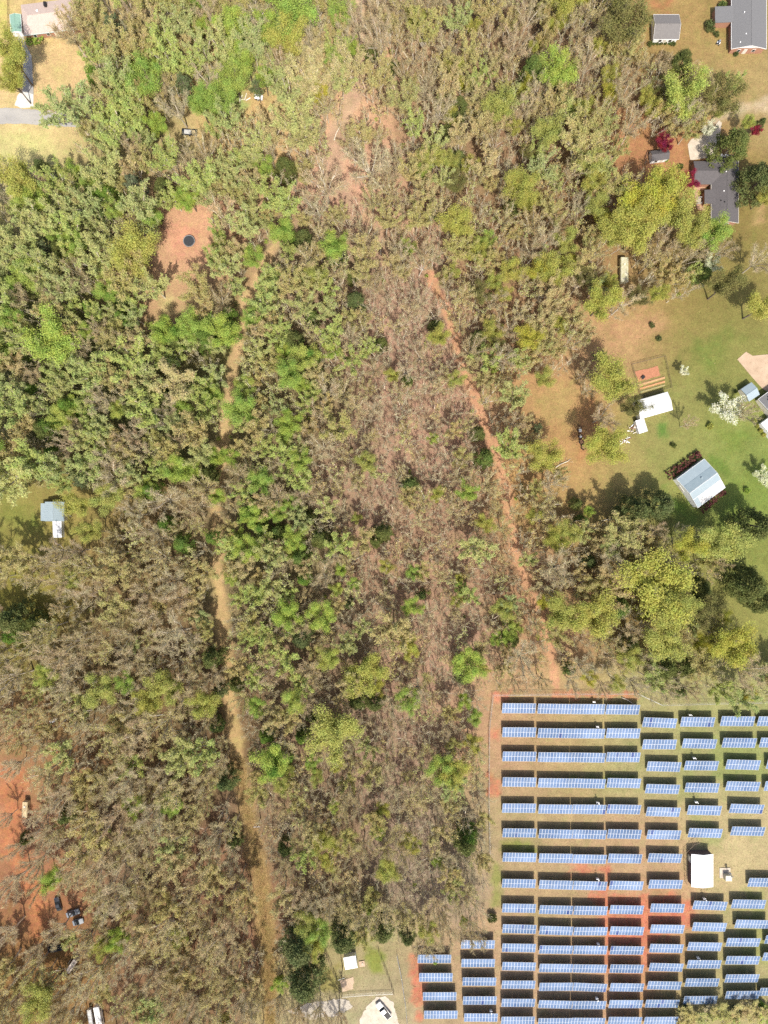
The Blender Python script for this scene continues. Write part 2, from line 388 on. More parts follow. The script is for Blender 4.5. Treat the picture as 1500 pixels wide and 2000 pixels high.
PATCHES = [  # polygon, colour, feather px, ragged px
    ([(380, 180), (440, 110), (470, 20), (600, 0), (610, 60), (540, 80), (490, 140), (470, 215), (390, 225)], (158, 178, 92), 14, 14),
    ([(1150, 1742), (1262, 1742), (1348, 1758), (1352, 1798), (1300, 1830), (1270, 1842), (1180, 1838), (1170, 1790)], (214, 116, 82), 10, 14),
    ([(1181, 1690), (1191, 1690), (1191, 1900), (1181, 1900)], (212, 124, 86), 4, 5),
    ([(1250, 1745), (1268, 1745), (1268, 1890), (1250, 1890)], (214, 120, 84), 5, 6),
    ([(1105, 1690), (1188, 1690), (1190, 1705), (1105, 1706)], (210, 122, 86), 6, 9),
    ([(952, 1425), (975, 1425), (974, 1445), (953, 1445)], (214, 128, 90), 6, 8), ([(952, 1510), (978, 1515), (978, 1552), (953, 1550)], (212, 118, 82), 7, 9),
    ([(962, 1350), (1000, 1350), (998, 1372), (964, 1372)], (222, 132, 98), 6, 8), ([(805, 1868), (822, 1868), (828, 1990), (812, 1990), (800, 1920)], (212, 120, 84), 8, 10),
    ([(1080, 1352), (1245, 1352), (1245, 1364), (1080, 1362)], (214, 130, 90), 5, 7),
    ([(1405, 840), (1470, 850), (1450, 890), (1405, 880)], (128, 138, 56), 24, 16), ([(1385, 890), (1425, 905), (1425, 935), (1395, 920)], (112, 134, 50), 14, 12),
    ([(1300, 950), (1325, 975), (1345, 1010), (1300, 1000)], (112, 140, 52), 14, 12), ([(1400, 960), (1500, 900), (1510, 1000), (1410, 1040)], (130, 144, 58), 22, 16),
    ([(1350, 660), (1420, 650), (1410, 720), (1350, 720)], (126, 132, 56), 28, 18), ([(1285, 830), (1305, 820), (1302, 850), (1288, 850)], (106, 138, 54), 9, 7),
    ([(1330, 1380), (1360, 1380), (1360, 1560), (1330, 1560)], (158, 152, 88), 14, 12), ([(1395, 1440), (1500, 1440), (1500, 1520), (1395, 1520)], (150, 152, 82), 12, 12),
    ([(1360, 1600), (1415, 1620), (1410, 1660), (1365, 1650)], (158, 154, 88), 14, 12), ([(1460, 1740), (1500, 1740), (1500, 1880), (1440, 1880)], (160, 154, 86), 14, 12),
    ([(1100, 1520), (1240, 1515), (1240, 1530), (1100, 1535)], (140, 146, 66), 7, 8), ([(985, 1560), (1060, 1575), (1060, 1590), (985, 1600)], (176, 152, 98), 6, 8),
    ([(975, 1640), (1045, 1640), (1045, 1660), (975, 1660)], (146, 142, 66), 8, 8), ([(960, 1680), (978, 1690), (978, 1770), (958, 1770)], (150, 146, 72), 8, 8),
    ([(715, 1850), (745, 1850), (758, 1905), (725, 1905)], (142, 146, 56), 8, 8), ([(620, 1880), (660, 1890), (665, 1935), (625, 1935)], (156, 140, 72), 8, 8),
    ([(1225, 280), (1300, 262), (1330, 290), (1345, 320), (1260, 330), (1205, 325)], (186, 126, 80), 12, 12),
    ([(1400, 210), (1500, 190), (1500, 215), (1430, 225), (1390, 250)], (206, 176, 136), 10, 8), ([(1270, 0), (1310, 0), (1300, 20), (1265, 25)], (186, 122, 74), 10, 10),
    ([(1190, 630), (1260, 600), (1300, 640), (1240, 680), (1190, 690)], (196, 146, 96), 18, 16), ([(1120, 800), (1165, 770), (1185, 850), (1130, 900)], (196, 134, 80), 16, 14),
    ([(1045, 770), (1120, 745), (1125, 830), (1060, 830)], (178, 146, 84), 18, 14),
    ([(0, 1500), (50, 1505), (45, 1640), (100, 1770), (70, 1850), (40, 1740), (0, 1640)], (200, 120, 72), 14, 14),
    ([(0, 270), (90, 250), (130, 300), (0, 335)], (214, 196, 118), 20, 16), ([(-30, 0), (18, 0), (18, 70), (-30, 80)], (214, 188, 98), 6, 3),
    ([(325, 440), (395, 440), (390, 500), (340, 510)], (222, 150, 112), 14, 12), ([(310, 580), (345, 570), (340, 610), (310, 615)], (206, 178, 112), 10, 8),
    ([(1485, 360), (1500, 440), (1470, 430)], (190, 146, 92), 10, 8),
    ([(0, 975), (60, 990), (80, 1040), (0, 1030)], (136, 134, 56), 16, 14),
]
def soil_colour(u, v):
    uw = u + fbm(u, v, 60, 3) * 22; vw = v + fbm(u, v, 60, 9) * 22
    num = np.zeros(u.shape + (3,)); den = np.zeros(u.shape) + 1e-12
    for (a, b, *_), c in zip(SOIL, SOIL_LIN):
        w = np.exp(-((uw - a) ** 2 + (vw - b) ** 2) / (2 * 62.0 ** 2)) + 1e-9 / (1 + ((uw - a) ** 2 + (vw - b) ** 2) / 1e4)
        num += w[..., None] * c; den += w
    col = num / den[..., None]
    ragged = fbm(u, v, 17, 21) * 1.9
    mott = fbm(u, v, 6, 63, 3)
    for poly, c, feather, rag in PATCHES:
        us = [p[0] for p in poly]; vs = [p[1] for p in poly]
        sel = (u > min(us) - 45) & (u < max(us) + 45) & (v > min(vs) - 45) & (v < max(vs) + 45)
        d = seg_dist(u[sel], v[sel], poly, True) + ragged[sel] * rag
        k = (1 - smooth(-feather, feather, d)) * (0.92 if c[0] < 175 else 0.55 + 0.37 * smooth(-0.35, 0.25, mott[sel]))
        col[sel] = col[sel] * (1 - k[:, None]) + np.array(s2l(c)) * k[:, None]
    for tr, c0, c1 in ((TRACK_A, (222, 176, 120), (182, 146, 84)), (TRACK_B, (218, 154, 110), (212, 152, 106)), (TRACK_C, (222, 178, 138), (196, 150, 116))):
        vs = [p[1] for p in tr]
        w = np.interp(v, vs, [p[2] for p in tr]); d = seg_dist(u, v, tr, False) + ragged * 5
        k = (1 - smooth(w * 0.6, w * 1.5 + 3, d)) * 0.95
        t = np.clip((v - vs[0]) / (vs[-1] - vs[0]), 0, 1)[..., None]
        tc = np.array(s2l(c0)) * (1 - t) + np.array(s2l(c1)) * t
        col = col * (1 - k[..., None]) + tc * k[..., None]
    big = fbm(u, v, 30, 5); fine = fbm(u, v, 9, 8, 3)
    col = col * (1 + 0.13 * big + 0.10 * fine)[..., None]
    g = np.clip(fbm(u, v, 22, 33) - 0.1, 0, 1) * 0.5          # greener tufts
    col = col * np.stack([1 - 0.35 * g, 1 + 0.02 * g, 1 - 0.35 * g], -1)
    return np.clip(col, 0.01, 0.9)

def paint(me, px, py):
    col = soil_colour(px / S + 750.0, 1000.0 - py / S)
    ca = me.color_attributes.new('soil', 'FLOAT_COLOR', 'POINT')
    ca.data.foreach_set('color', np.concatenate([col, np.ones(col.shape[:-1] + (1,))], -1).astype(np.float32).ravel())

def build_ground():
    xs = np.concatenate([[-3500, -1200, -500, -250], np.arange(-168, 168.1, 0.84), [250, 500, 1200, 3500]])
    ys = np.concatenate([[-3500, -1200, -500, -280], np.arange(-212, 212.1, 0.84), [280, 500, 1200, 3500]])
    gx, gy = np.meshgrid(xs, ys); nx, ny = len(xs), len(ys)
    z = fbm(gx, gy, 3.0, 44, 3) * 0.05
    z = np.where((abs(gx) < 168) & (abs(gy) < 212), z, 0)
    verts = np.stack([gx.ravel(), gy.ravel(), z.ravel() - 0.06], -1)
    i = np.arange(nx * ny).reshape(ny, nx)
    quads = np.stack([i[:-1, :-1], i[:-1, 1:], i[1:, 1:], i[1:, :-1]], -1).reshape(-1, 4)
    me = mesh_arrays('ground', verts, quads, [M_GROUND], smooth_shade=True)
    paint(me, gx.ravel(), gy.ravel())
    tag(obj('ground', me), kind='structure')
build_ground()

def strip_sheet(name, tr, z, v0=-1e9, v1=1e9):
    """a track as a ragged strip lying on the ground, in the soil's own colours"""
    pts = []
    for (a, b) in zip(tr[:-1], tr[1:]):
        n = max(1, int(math.hypot(b[0] - a[0], b[1] - a[1]) / 4))
        for k in range(n): pts.append([a[j] + (b[j] - a[j]) * k / n for j in range(3)])
    pts.append(list(tr[-1])); P = np.array(pts)
    d = np.gradient(P[:, :2], axis=0); d /= np.linalg.norm(d, axis=1)[:, None] + 1e-9
    nrm = np.stack([-d[:, 1], d[:, 0]], -1); K = 9; rows = []
    for side in np.linspace(-1, 1, K):
        wob = 1 + 0.35 * fbm(P[:, 0] + side * 37, P[:, 1] + side * 91, 16, 71)
        q = P[:, :2] + nrm * (side * P[:, 2] * wob)[:, None]
        rows.append(np.stack([(q[:, 0] - 750) * S, (1000 - q[:, 1]) * S, np.full(len(P), z) - 0.03 * (abs(side) > 0.9)], -1))
    V = np.stack(rows, 1).reshape(-1, 3); n = len(P); i = np.arange(n * K).reshape(n, K)
    quads = np.stack([i[:-1, :-1], i[1:, :-1], i[1:, 1:], i[:-1, 1:]], -1).reshape(-1, 4)
    me = mesh_arrays(name, V, quads, [M_GROUND], smooth_shade=True)
    paint(me, V[:, 0], V[:, 1])
    return tag(obj(name, me), kind='structure')
strip_sheet('dirt_track', TRACK_A, 0.012)
strip_sheet('dirt_track', TRACK_B, 0.016)
strip_sheet('dirt_track', TRACK_C, 0.020)

def sheet(name, poly, mat, z=0.03, thick=0.12, rag=0.0, kind='structure'):
    """flat slab from a pixel outline, edges wobbling a little where rag > 0"""
    out = []
    n = len(poly)
    for i in range(n):
        a, b = poly[i], poly[(i + 1) % n]; m = max(1, int(math.hypot(b[0] - a[0], b[1] - a[1]) / (3 if rag else 1e9)))
        for k in range(m):
            u = a[0] + (b[0] - a[0]) * k / m; v = a[1] + (b[1] - a[1]) * k / m
            if rag:
                u += float(fbm(np.array([u]), np.array([v]), 7, 51)[0]) * rag; v += float(fbm(np.array([u]), np.array([v]), 7, 57)[0]) * rag
            p = at(u, v); out.append((p.x, p.y))
    mb = MB(); mb.prism(out[::-1], z - thick, z)
    return tag(obj(name, mb.mesh(name, [mat])), kind=kind)

sheet('road', [(-60, 211), (20, 211), (60, 214), (110, 218), (170, 226), (170, 250), (110, 246), (50, 242), (-60, 242)], M_ASPHALT, 0.05, rag=1.5)
sheet('gravel', [(28, 205), (36, 185), (44, 178), (66, 184), (66, 210), (40, 211)], M_GRAVEL, 0.062, rag=2.5)
sheet('driveway', [(36, 66), (44, 66), (52, 90), (62, 110), (66, 184), (44, 180), (46, 120), (34, 80)], M_ASPHALT, 0.055, rag=2)
sheet('driveway', [(1343, 282), (1350, 272), (1375, 262), (1392, 255), (1404, 235), (1410, 240), (1400, 305), (1356, 312), (1348, 312)], M_CONCRETE, 0.05, rag=1)
sheet('driveway', [(1440, 702), (1457, 687), (1470, 695), (1500, 692), (1560, 690), (1560, 770), (1505, 770), (1487, 757), (1470, 738)], M_PINKCONC, 0.05)
sheet('gravel', [(700, 2050), (703, 1990), (715, 1965), (735, 1948), (752, 1946), (768, 1958), (776, 1985), (784, 2050)], M_CONCRETE, 0.035, rag=4)
sheet('gravel', [(560, 1975), (620, 1955), (680, 1952), (690, 1965), (660, 1985), (600, 1990)], surf('grey_gravel', (0.44, 0.40, 0.34), (0.33, 0.29, 0.24), 0.95, 1.6, 0.4), 0.033, rag=5)
sheet('gravel', [(665, 1915), (690, 1908), (690, 1932), (668, 1938)], M_PINKCONC, 0.04, rag=3)
sheet('pavement', [(1353, 356), (1378, 358), (1378, 371), (1362, 372), (1366, 398), (1378, 404), (1378, 414), (1362, 408), (1356, 380)], surf('brick_paving', (0.42, 0.27, 0.19), (0.34, 0.20, 0.13), 0.9, 4.0, 0.3), 0.05, rag=1)

# ------------------------------------------------------------------ gabled buildings
def gable(name, label, cat, u, v, W, L, rot, wall_h, rise, roof_mat, wall_mat, over=0.35, trim_mat=None, ribs=0.0, gable_mat=None, windows=(), door=None,
          ridge_off=0.0, hip=0.0, slope_mats=None):
    """W across the ridge and L along it, both in photo pixels at eave height; the ridge runs along local Y"""
    c = at(u, v, wall_h); k = S * (H - wall_h) / H
    W, L = W * k, L * k
    t = thing(name, label, cat, (c.x, c.y, 0), math.radians(rot))
    w2, l2 = W / 2 - over, L / 2 - over
    rx = ridge_off * W
    rr = rise * (1 - over / (W / 2))
    mb = MB()
    mb.add([(-w2, -l2, 0), (w2, -l2, 0), (w2, l2, 0), (-w2, l2, 0), (-w2, -l2, wall_h), (w2, -l2, wall_h), (w2, l2, wall_h), (-w2, l2, wall_h)],
           [(0, 1, 5, 4), (1, 2, 6, 5), (2, 3, 7, 6), (3, 0, 4, 7), (0, 3, 2, 1)])
    obj('wall', mb.mesh('wall', [wall_mat]), t)
    if hip <= 0:
        for sy in (-1, 1):
            g = MB(); y = sy * l2
            g.add([(-w2, y, wall_h), (w2, y, wall_h), (rx, y, wall_h + rr), (-w2, y - sy * 0.1, wall_h), (w2, y - sy * 0.1, wall_h), (rx, y - sy * 0.1, wall_h + rr)],
                  [(0, 1, 2), (5, 4, 3), (0, 2, 5, 3), (1, 4, 5, 2)])
            obj('gable_wall', g.mesh('gable_wall', [gable_mat or wall_mat]), t)
    th = 0.14
    for i, sx in enumerate((-1, 1)):
        r = MB(); x1 = sx * W / 2; ly = L / 2; hy = ly - hip * W / 2
        z0, z1 = wall_h - 0.02, wall_h + rise
        a = [(x1, -ly, z0), (rx, -hy, z1), (rx, hy, z1), (x1, ly, z0)]
        b = [(p[0], p[1], p[2] + th) for p in a]
        r.add(a + b, [(0, 1, 2, 3), (7, 6, 5, 4), (0, 4, 5, 1), (3, 2, 6, 7), (0, 3, 7, 4), (1, 5, 6, 2)])
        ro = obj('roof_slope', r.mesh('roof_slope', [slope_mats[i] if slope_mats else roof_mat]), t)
        if ribs and hip <= 0:
            rb = MB(); n = int(L / ribs)
            for q in range(n + 1):
                y = -ly + 0.03 + (L - 0.06) * q / n
                p = Vector((x1, y, z0 + th)); q2 = Vector((rx, y, z1 + th))
                rb.tube([p, q2], 0.03, 4)
            obj('seam', rb.mesh('seam', [slope_mats[i] if slope_mats else roof_mat]), ro)
    if hip > 0:
        for sy in (-1, 1):
            r = MB(); ly = L / 2; hy = ly - hip * W / 2
            a = [(-W / 2, sy * ly, wall_h - 0.02), (W / 2, sy * ly, wall_h - 0.02), (rx, sy * hy, wall_h + rise)]
            r.add(a + [(p[0], p[1], p[2] + th) for p in a], [(0, 1, 2), (5, 4, 3), (0, 3, 4, 1), (1, 4, 5, 2), (2, 5, 3, 0)])
            obj('roof_hip', r.mesh('roof_hip', [roof_mat]), t)
    rc = MB(); rc.tube([(rx, -(L / 2 - hip * W / 2), wall_h + rise + th), (rx, L / 2 - hip * W / 2, wall_h + rise + th)], 0.09, 6)
    obj('ridge_cap', rc.mesh('ridge_cap', [roof_mat]), t)
    if trim_mat is not None and hip <= 0:
        for sy in (-1, 1):
            for sx in (-1, 1):
                f = MB(); y = sy * (L / 2 + 0.03)
                f.add([(sx * W / 2, y, wall_h - 0.12), (rx, y, wall_h + rise - 0.1), (rx, y, wall_h + rise + th + 0.02), (sx * W / 2, y, wall_h + th + 0.02),
                       (sx * W / 2, y - sy * 0.05, wall_h - 0.12), (rx, y - sy * 0.05, wall_h + rise - 0.1), (rx, y - sy * 0.05, wall_h + rise + th + 0.02), (sx * W / 2, y - sy * 0.05, wall_h + th + 0.02)],
                      [(0, 1, 2, 3), (7, 6, 5, 4), (0, 4, 5, 1), (3, 2, 6, 7), (0, 3, 7, 4), (1, 5, 6, 2)])
                obj('barge_board', f.mesh('barge_board', [trim_mat]), t)
        for sx in (-1, 1):
            f = MB(); f.box((sx * (W / 2 + 0.05), 0, wall_h + 0.02), (0.1, L, 0.16)); obj('gutter', f.mesh('gutter', [trim_mat]), t)
    def opening(nm, side, pos, w, h, zc, mat):
        f = MB()
        if side in 'NS':
            y = (l2 + 0.02) * (1 if side == 'N' else -1); f.box((pos * w2, y, zc), (w, 0.08, h)); g = MB(); g.box((pos * w2, y + (0.04 if side == 'N' else -0.04), zc), (w - 0.2, 0.04, h - 0.2))
        else:
            x = (w2 + 0.02) * (1 if side == 'E' else -1); f.box((x, pos * l2, zc), (0.08, w, h)); g = MB(); g.box((x + (0.04 if side == 'E' else -0.04), pos * l2, zc), (0.04, w - 0.2, h - 0.2))
        o = obj(nm, f.mesh(nm, [M_WHITE]), t); obj('pane' if nm == 'window' else 'panel', g.mesh('pane', [mat]), o)
    for (side, pos) in windows: opening('window', side, pos, 1.1, 1.2, wall_h * 0.55, M_GLASS)
    if door: opening('door', door[0], door[1], door[2] if len(door) > 2 else 1.1, 2.1, 1.06, M_CREAM)
    return t, W, L

def flat_roof(t, name, x0, x1, y0, y1, z, roof_mat, wall_mat, slope=0.0, th=0.15, over=0.3):
    """a lower wing attached to a building: walls and one slightly sloping roof slab"""
    w = MB(); w.box(((x0 + x1) / 2, (y0 + y1) / 2, (z - 0.05) / 2), (x1 - x0 - 2 * over, y1 - y0 - 2 * over, z - 0.05))
    obj('wall', w.mesh('wall', [wall_mat]), t)
    r = MB(); a = [(x0, y0, z), (x1, y0, z + slope), (x1, y1, z + slope), (x0, y1, z)]
    r.add(a + [(p[0], p[1], p[2] + th) for p in a], [(3, 2, 1, 0), (4, 5, 6, 7), (0, 1, 5, 4), (1, 2, 6, 5), (2, 3, 7, 6), (3, 0, 4, 7)])
    return obj(name, r.mesh(name, [roof_mat]), t)

def vent(t, x, y, z, mat=M_WHITE, r=0.14, h=0.45):
    m = MB(); m.tube([(x, y, z), (x, y, z + h)], r, 8); m.tube([(x, y, z + h), (x, y, z + h + 0.08)], r * 1.5, 8)
    obj('roof_vent', m.mesh('roof_vent', [mat]), t)

PX = S * 0.985
t, W, L = gable('outbuilding', 'grey shingled garage with white front above a row of round shrubs', 'garage', 1301, 53, 48, 50, 90, 2.6, 1.5, M_SHINGLE_WARM, M_WHITE,
                trim_mat=M_WHITE, windows=(('W', -0.45), ('W', 0.4)), door=('W', 0.0))
t, W, L = gable('house', 'long grey roofed brick house with white gable and side wing', 'house', 1462.5, 15, 68, 162, 0, 2.8, 1.7, M_SHINGLE_GREY, M_BRICK,
                trim_mat=M_WHITE, gable_mat=M_WHITE, windows=(('S', -0.5), ('S', 0.4), ('W', -0.7), ('W', -0.2), ('W', 0.5)), door=('S', -0.1))
flat_roof(t, 'wing_roof', -W / 2 - 5.4, -W / 2 + 0.5, -5.0, 0.3, 2.75, M_SHINGLE_GREY, M_BRICK, 0.35)
vent(t, -1.6, -9.5, 3.8); vent(t, -2.2, -2.5, 3.9); vent(t, -0.6, 2.0, 4.3); vent(t, -3.3, -12, 3.4)
m = MB(); m.box((1.4, 8.6, 4.6), (0.9, 0.7, 1.8)); obj('chimney', m.mesh('chimney', [M_BRICK]), t)
t, W, L = gable('house', 'dark shingled ranch house with garage wing and small porch roof beside crimson tree', 'house', 1415.5, 371, 53, 130, 0, 2.7, 1.6, M_SHINGLE_DARK, M_BRICK,
                trim_mat=M_CREAM, windows=(('W', -0.75), ('W', 0.2), ('S', 0.3)), door=('W', -0.25))
vent(t, -0.4, 5.2, 4.1); vent(t, -1.0, -1.0, 3.8); vent(t, -1.8, -4.0, 3.5, M_BLACK); vent(t, -0.8, -4.6, 3.9, M_BLACK)
m = MB(); m.box((-0.9, 10.6, 2.2), (2.2, 0.7, 4.4)); obj('chimney', m.mesh('chimney', [M_WHITE]), t)
# garage wing of the dark house: ridge at right angles to the main one
wing_w, wing_x0, wing_y = 7.6, -10.3, 5.6
mb = MB(); mb.box((wing_x0 / 2 - 2.0, wing_y, 1.3), (abs(wing_x0) - 4.6, wing_w - 0.8, 2.6)); obj('wall', mb.mesh('wall', [M_BRICK]), t)
for sy in (-1, 1):
    r = MB(); a = [(wing_x0, wing_y + sy * wing_w / 2, 2.66), (-2.2 if sy < 0 else -1.0, wing_y + sy * wing_w / 2, 2.66), (-0.3, wing_y, 4.05), (wing_x0, wing_y, 4.05)]
    r.add(a + [(p[0], p[1], p[2] + 0.15) for p in a], [(0, 1, 2, 3), (7, 6, 5, 4), (0, 4, 5, 1), (1, 5, 6, 2), (2, 6, 7, 3), (3, 7, 4, 0)])
    obj('roof_slope', r.mesh('roof_slope', [M_SHINGLE_DARK]), t)
g = MB(); g.add([(wing_x0 + 0.4, wing_y - 3.4, 2.6), (wing_x0 + 0.4, wing_y + 3.4, 2.6), (wing_x0 + 0.4, wing_y, 3.95), (wing_x0 + 0.5, wing_y - 3.4, 2.6), (wing_x0 + 0.5, wing_y + 3.4, 2.6), (wing_x0 + 0.5, wing_y, 3.95)],
      [(0, 1, 2), (5, 4, 3), (0, 2, 5, 3), (1, 4, 5, 2)])
obj('gable_wall', g.mesh('gable_wall', [M_BRICK]), t)
flat_roof(t, 'porch_roof', -W / 2 - 2.2, -W / 2 + 1.6, -4.6, 0.0, 2.62, M_SHINGLE_DARK, M_BRICK, 0.55)
s_ = MB()
for k in range(4): s_.box((-W / 2 - 2.5 - 0.32 * k, -2.6, 0.62 - 0.16 * k - 0.28), (0.32, 1.8, 0.56 - 0.02))
obj('porch_step', s_.mesh('porch_step', [M_CONCRETE]), t)
for y in (-3.6, -1.6):
    r = MB(); r.tube([(-W / 2 - 2.4, y, 1.35), (-W / 2 - 3.8, y, 0.75)], 0.05, 6); r.tube([(-W / 2 - 3.8, y, 0.75), (-W / 2 - 3.8, y, 0)], 0.05, 6); r.tube([(-W / 2 - 2.4, y, 1.35), (-W / 2 - 2.4, y, 0.3)], 0.05, 6)
    obj('hand_rail', r.mesh('hand_rail', [M_WHITE]), t)
gable('shed', 'small dark roofed shed with white boards beneath a crimson tree', 'shed', 1288.5, 303, 20, 35, 97, 2.2, 0.9, M_SHINGLE_DARK, M_WHITE, over=0.25, windows=(('W', 0.4),), door=('W', -0.3))
gable('metal_garage', 'white metal garage with shallow roof beside the fenced vegetable plot', 'garage', 1277, 792, 37, 66, 90 + 16, 3.0, 0.8, M_METAL_WEATHERED, M_METAL_WHITE, over=0.12, ribs=0.9, door=('N', 0.0, 2.8))
gable('metal_shed', 'small bright white metal lean-to touching the white metal garage', 'shed', 1253, 832, 17.5, 26.5, 17, 2.3, 0.4, M_METAL_WHITE, M_METAL_WHITE, over=0.1, ribs=0.8, slope_mats=(M_METAL_WHITE, M_METAL_WEATHERED))
# the barn between maroon hedges
t, W, L = gable('barn', 'blue grey metal barn with white edges set between two maroon hedges', 'barn', 1369, 944, 69, 67, 90 + 36.4, 3.6, 1.7, M_METAL_BLUE, M_METAL_WHITE, over=0.15, trim_mat=M_WHITE,
                slope_mats=(M_METAL_BLUE, M_METAL_BLUE), windows=(('S', -0.4),), door=('N', 0.35, 2.6))
# local +X is up-left hedge side or down-right side depending on the turn; extra sheets are laid a little proud of each slope
def slope_sheet(t, W, L, wall_h, rise, side, f0, f1, y0, y1, mat, lift, name='roof_sheet'):
    """a sheet on one slope: f0..f1 is the share from ridge to eave, y0..y1 along the ridge"""
    r = MB(); pts = []
    for (f, y) in ((f0, y0), (f1, y0), (f1, y1), (f0, y1)):
        pts.append(Vector((side * W / 2 * f, y * L / 2, wall_h + rise * (1 - f) + 0.14 + lift)))
    r.add(pts + [p - Vector((0, 0, 0.03)) for p in pts], [(0, 1, 2, 3), (7, 6, 5, 4), (0, 4, 5, 1), (1, 5, 6, 2), (2, 6, 7, 3), (3, 7, 4, 0)])
    return obj(name, r.mesh(name, [mat]), t)
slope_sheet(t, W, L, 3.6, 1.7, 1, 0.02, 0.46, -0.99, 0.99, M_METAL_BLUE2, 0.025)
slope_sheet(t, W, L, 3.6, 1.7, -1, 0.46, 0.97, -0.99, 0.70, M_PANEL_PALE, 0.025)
slope_sheet(t, W, L, 3.6, 1.7, -1, 0.44, 0.46, -0.99, 0.99, M_WHITE, 0.05, 'roof_seam')
slope_sheet(t, W, L, 3.6, 1.7, 1, 0.46, 0.475, -0.99, 0.99, M_METAL_BLUE2, 0.045, 'roof_seam')
slope_sheet(t, W, L, 3.6, 1.7, 1, -0.02, 0.02, -0.99, 0.99, M_WHITE, 0.07, 'ridge_strip')
vent(t, 1.6, -0.6, 4.9, M_METAL_BLUE2, 0.2, 0.4)
gable('shed', 'small blue grey gabled shed beside the pinkish concrete drive', 'shed', 1465, 765.5, 29, 25, 90 + 33.6, 2.6, 0.9, M_METAL_BLUE, M_CREAM, over=0.2, door=('W', 0.2))
t, W, L = gable('house', 'dark grey roofed house beyond the blue grey shed and concrete drive', 'house', 1527, 791, 72, 62, 90 + 36, 2.8, 1.5, M_SHINGLE_GREY, M_CREAM, trim_mat=M_WHITE)
vent(t, 4.2, 3.0, 3.2, M_BLACK); vent(t, 4.8, 2.4, 3.1, M_BLACK)
t, W, L = gable('carport', 'white roofed porch building fronted by a clipped yellow green hedge', 'porch', 1507, 834, 36, 26, 90 + 36, 2.5, 0.5, M_METAL_WHITE, M_WHITE, over=0.15)
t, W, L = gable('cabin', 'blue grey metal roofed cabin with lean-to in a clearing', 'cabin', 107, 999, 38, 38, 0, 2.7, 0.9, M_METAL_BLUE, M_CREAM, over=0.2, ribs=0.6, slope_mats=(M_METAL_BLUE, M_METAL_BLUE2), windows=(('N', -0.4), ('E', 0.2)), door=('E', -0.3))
flat_roof(t, 'lean_to_roof', -W / 2 - 1.7, -W / 2 - 0.02, -L / 2 + 0.1, L / 2 - 0.5, 2.0, M_METAL_BLUE, M_CREAM, 0.4)
t, W, L = gable('metal_shed', 'narrow white metal shed standing below the blue grey cabin', 'shed', 112, 1033.5, 17, 33, 2, 2.2, 0.35, M_METAL_WHITE, M_METAL_WHITE, over=0.1, ribs=0.7, door=('N', 0.0))
t, W, L = gable('house', 'pinkish roofed house with pale blue gutter behind a lime hedge', 'house', 98, 33, 60, 108, 97, 2.7, 1.7, M_SHINGLE_PINK, M_BRICK, trim_mat=None, hip=0.5, windows=(('W', -0.6), ('W', 0.2), ('W', 0.7)), door=('W', -0.1))
f = MB(); f.box((-W / 2 - 0.05, 0, 2.72), (0.14, L, 0.16)); obj('gutter', f.mesh('gutter', [surf('pale_blue_gutter', (0.55, 0.68, 0.66), None, 0.6)]), t)
vent(t, 1.5, 3.5, 3.6, M_WHITE, 0.25, 0.5); m = MB(); m.box((3.2, 0.6, 3.9), (1.3, 0.8, 1.5)); obj('chimney', m.mesh('chimney', [M_BLACK]), t)
gable('shed', 'green ribbed metal roofed shed at the side of the pinkish house', 'shed', 31, 46, 21, 35, 3, 2.3, 0.5, M_METAL_GREEN, M_WHITE, over=0.15, ribs=0.6, trim_mat=M_WHITE, door=('S', 0.0))
t, W, L = gable('inverter_building', 'bright white roofed equipment building among the solar tables', 'building', 1371.5, 1700, 42.5, 64, 0, 3.1, 0.7, M_METAL_WHITE, M_BROWN_WALL, over=0.2, ribs=0.8, door=('W', 0.5))
f = MB(); f.box((-W / 2 + 0.1, 3.6, 1.5), (0.5, 1.2, 1.6)); obj('wall_unit', f.mesh('wall_unit', [M_BEIGE]), t)
gable('shed', 'white metal shed under the pines in the fenced yard', 'shed', 684.5, 1880, 24, 24, 90 + 10, 2.3, 0.4, M_METAL_WHITE, M_METAL_WHITE, over=0.1, ribs=0.6, door=('N', 0.0))

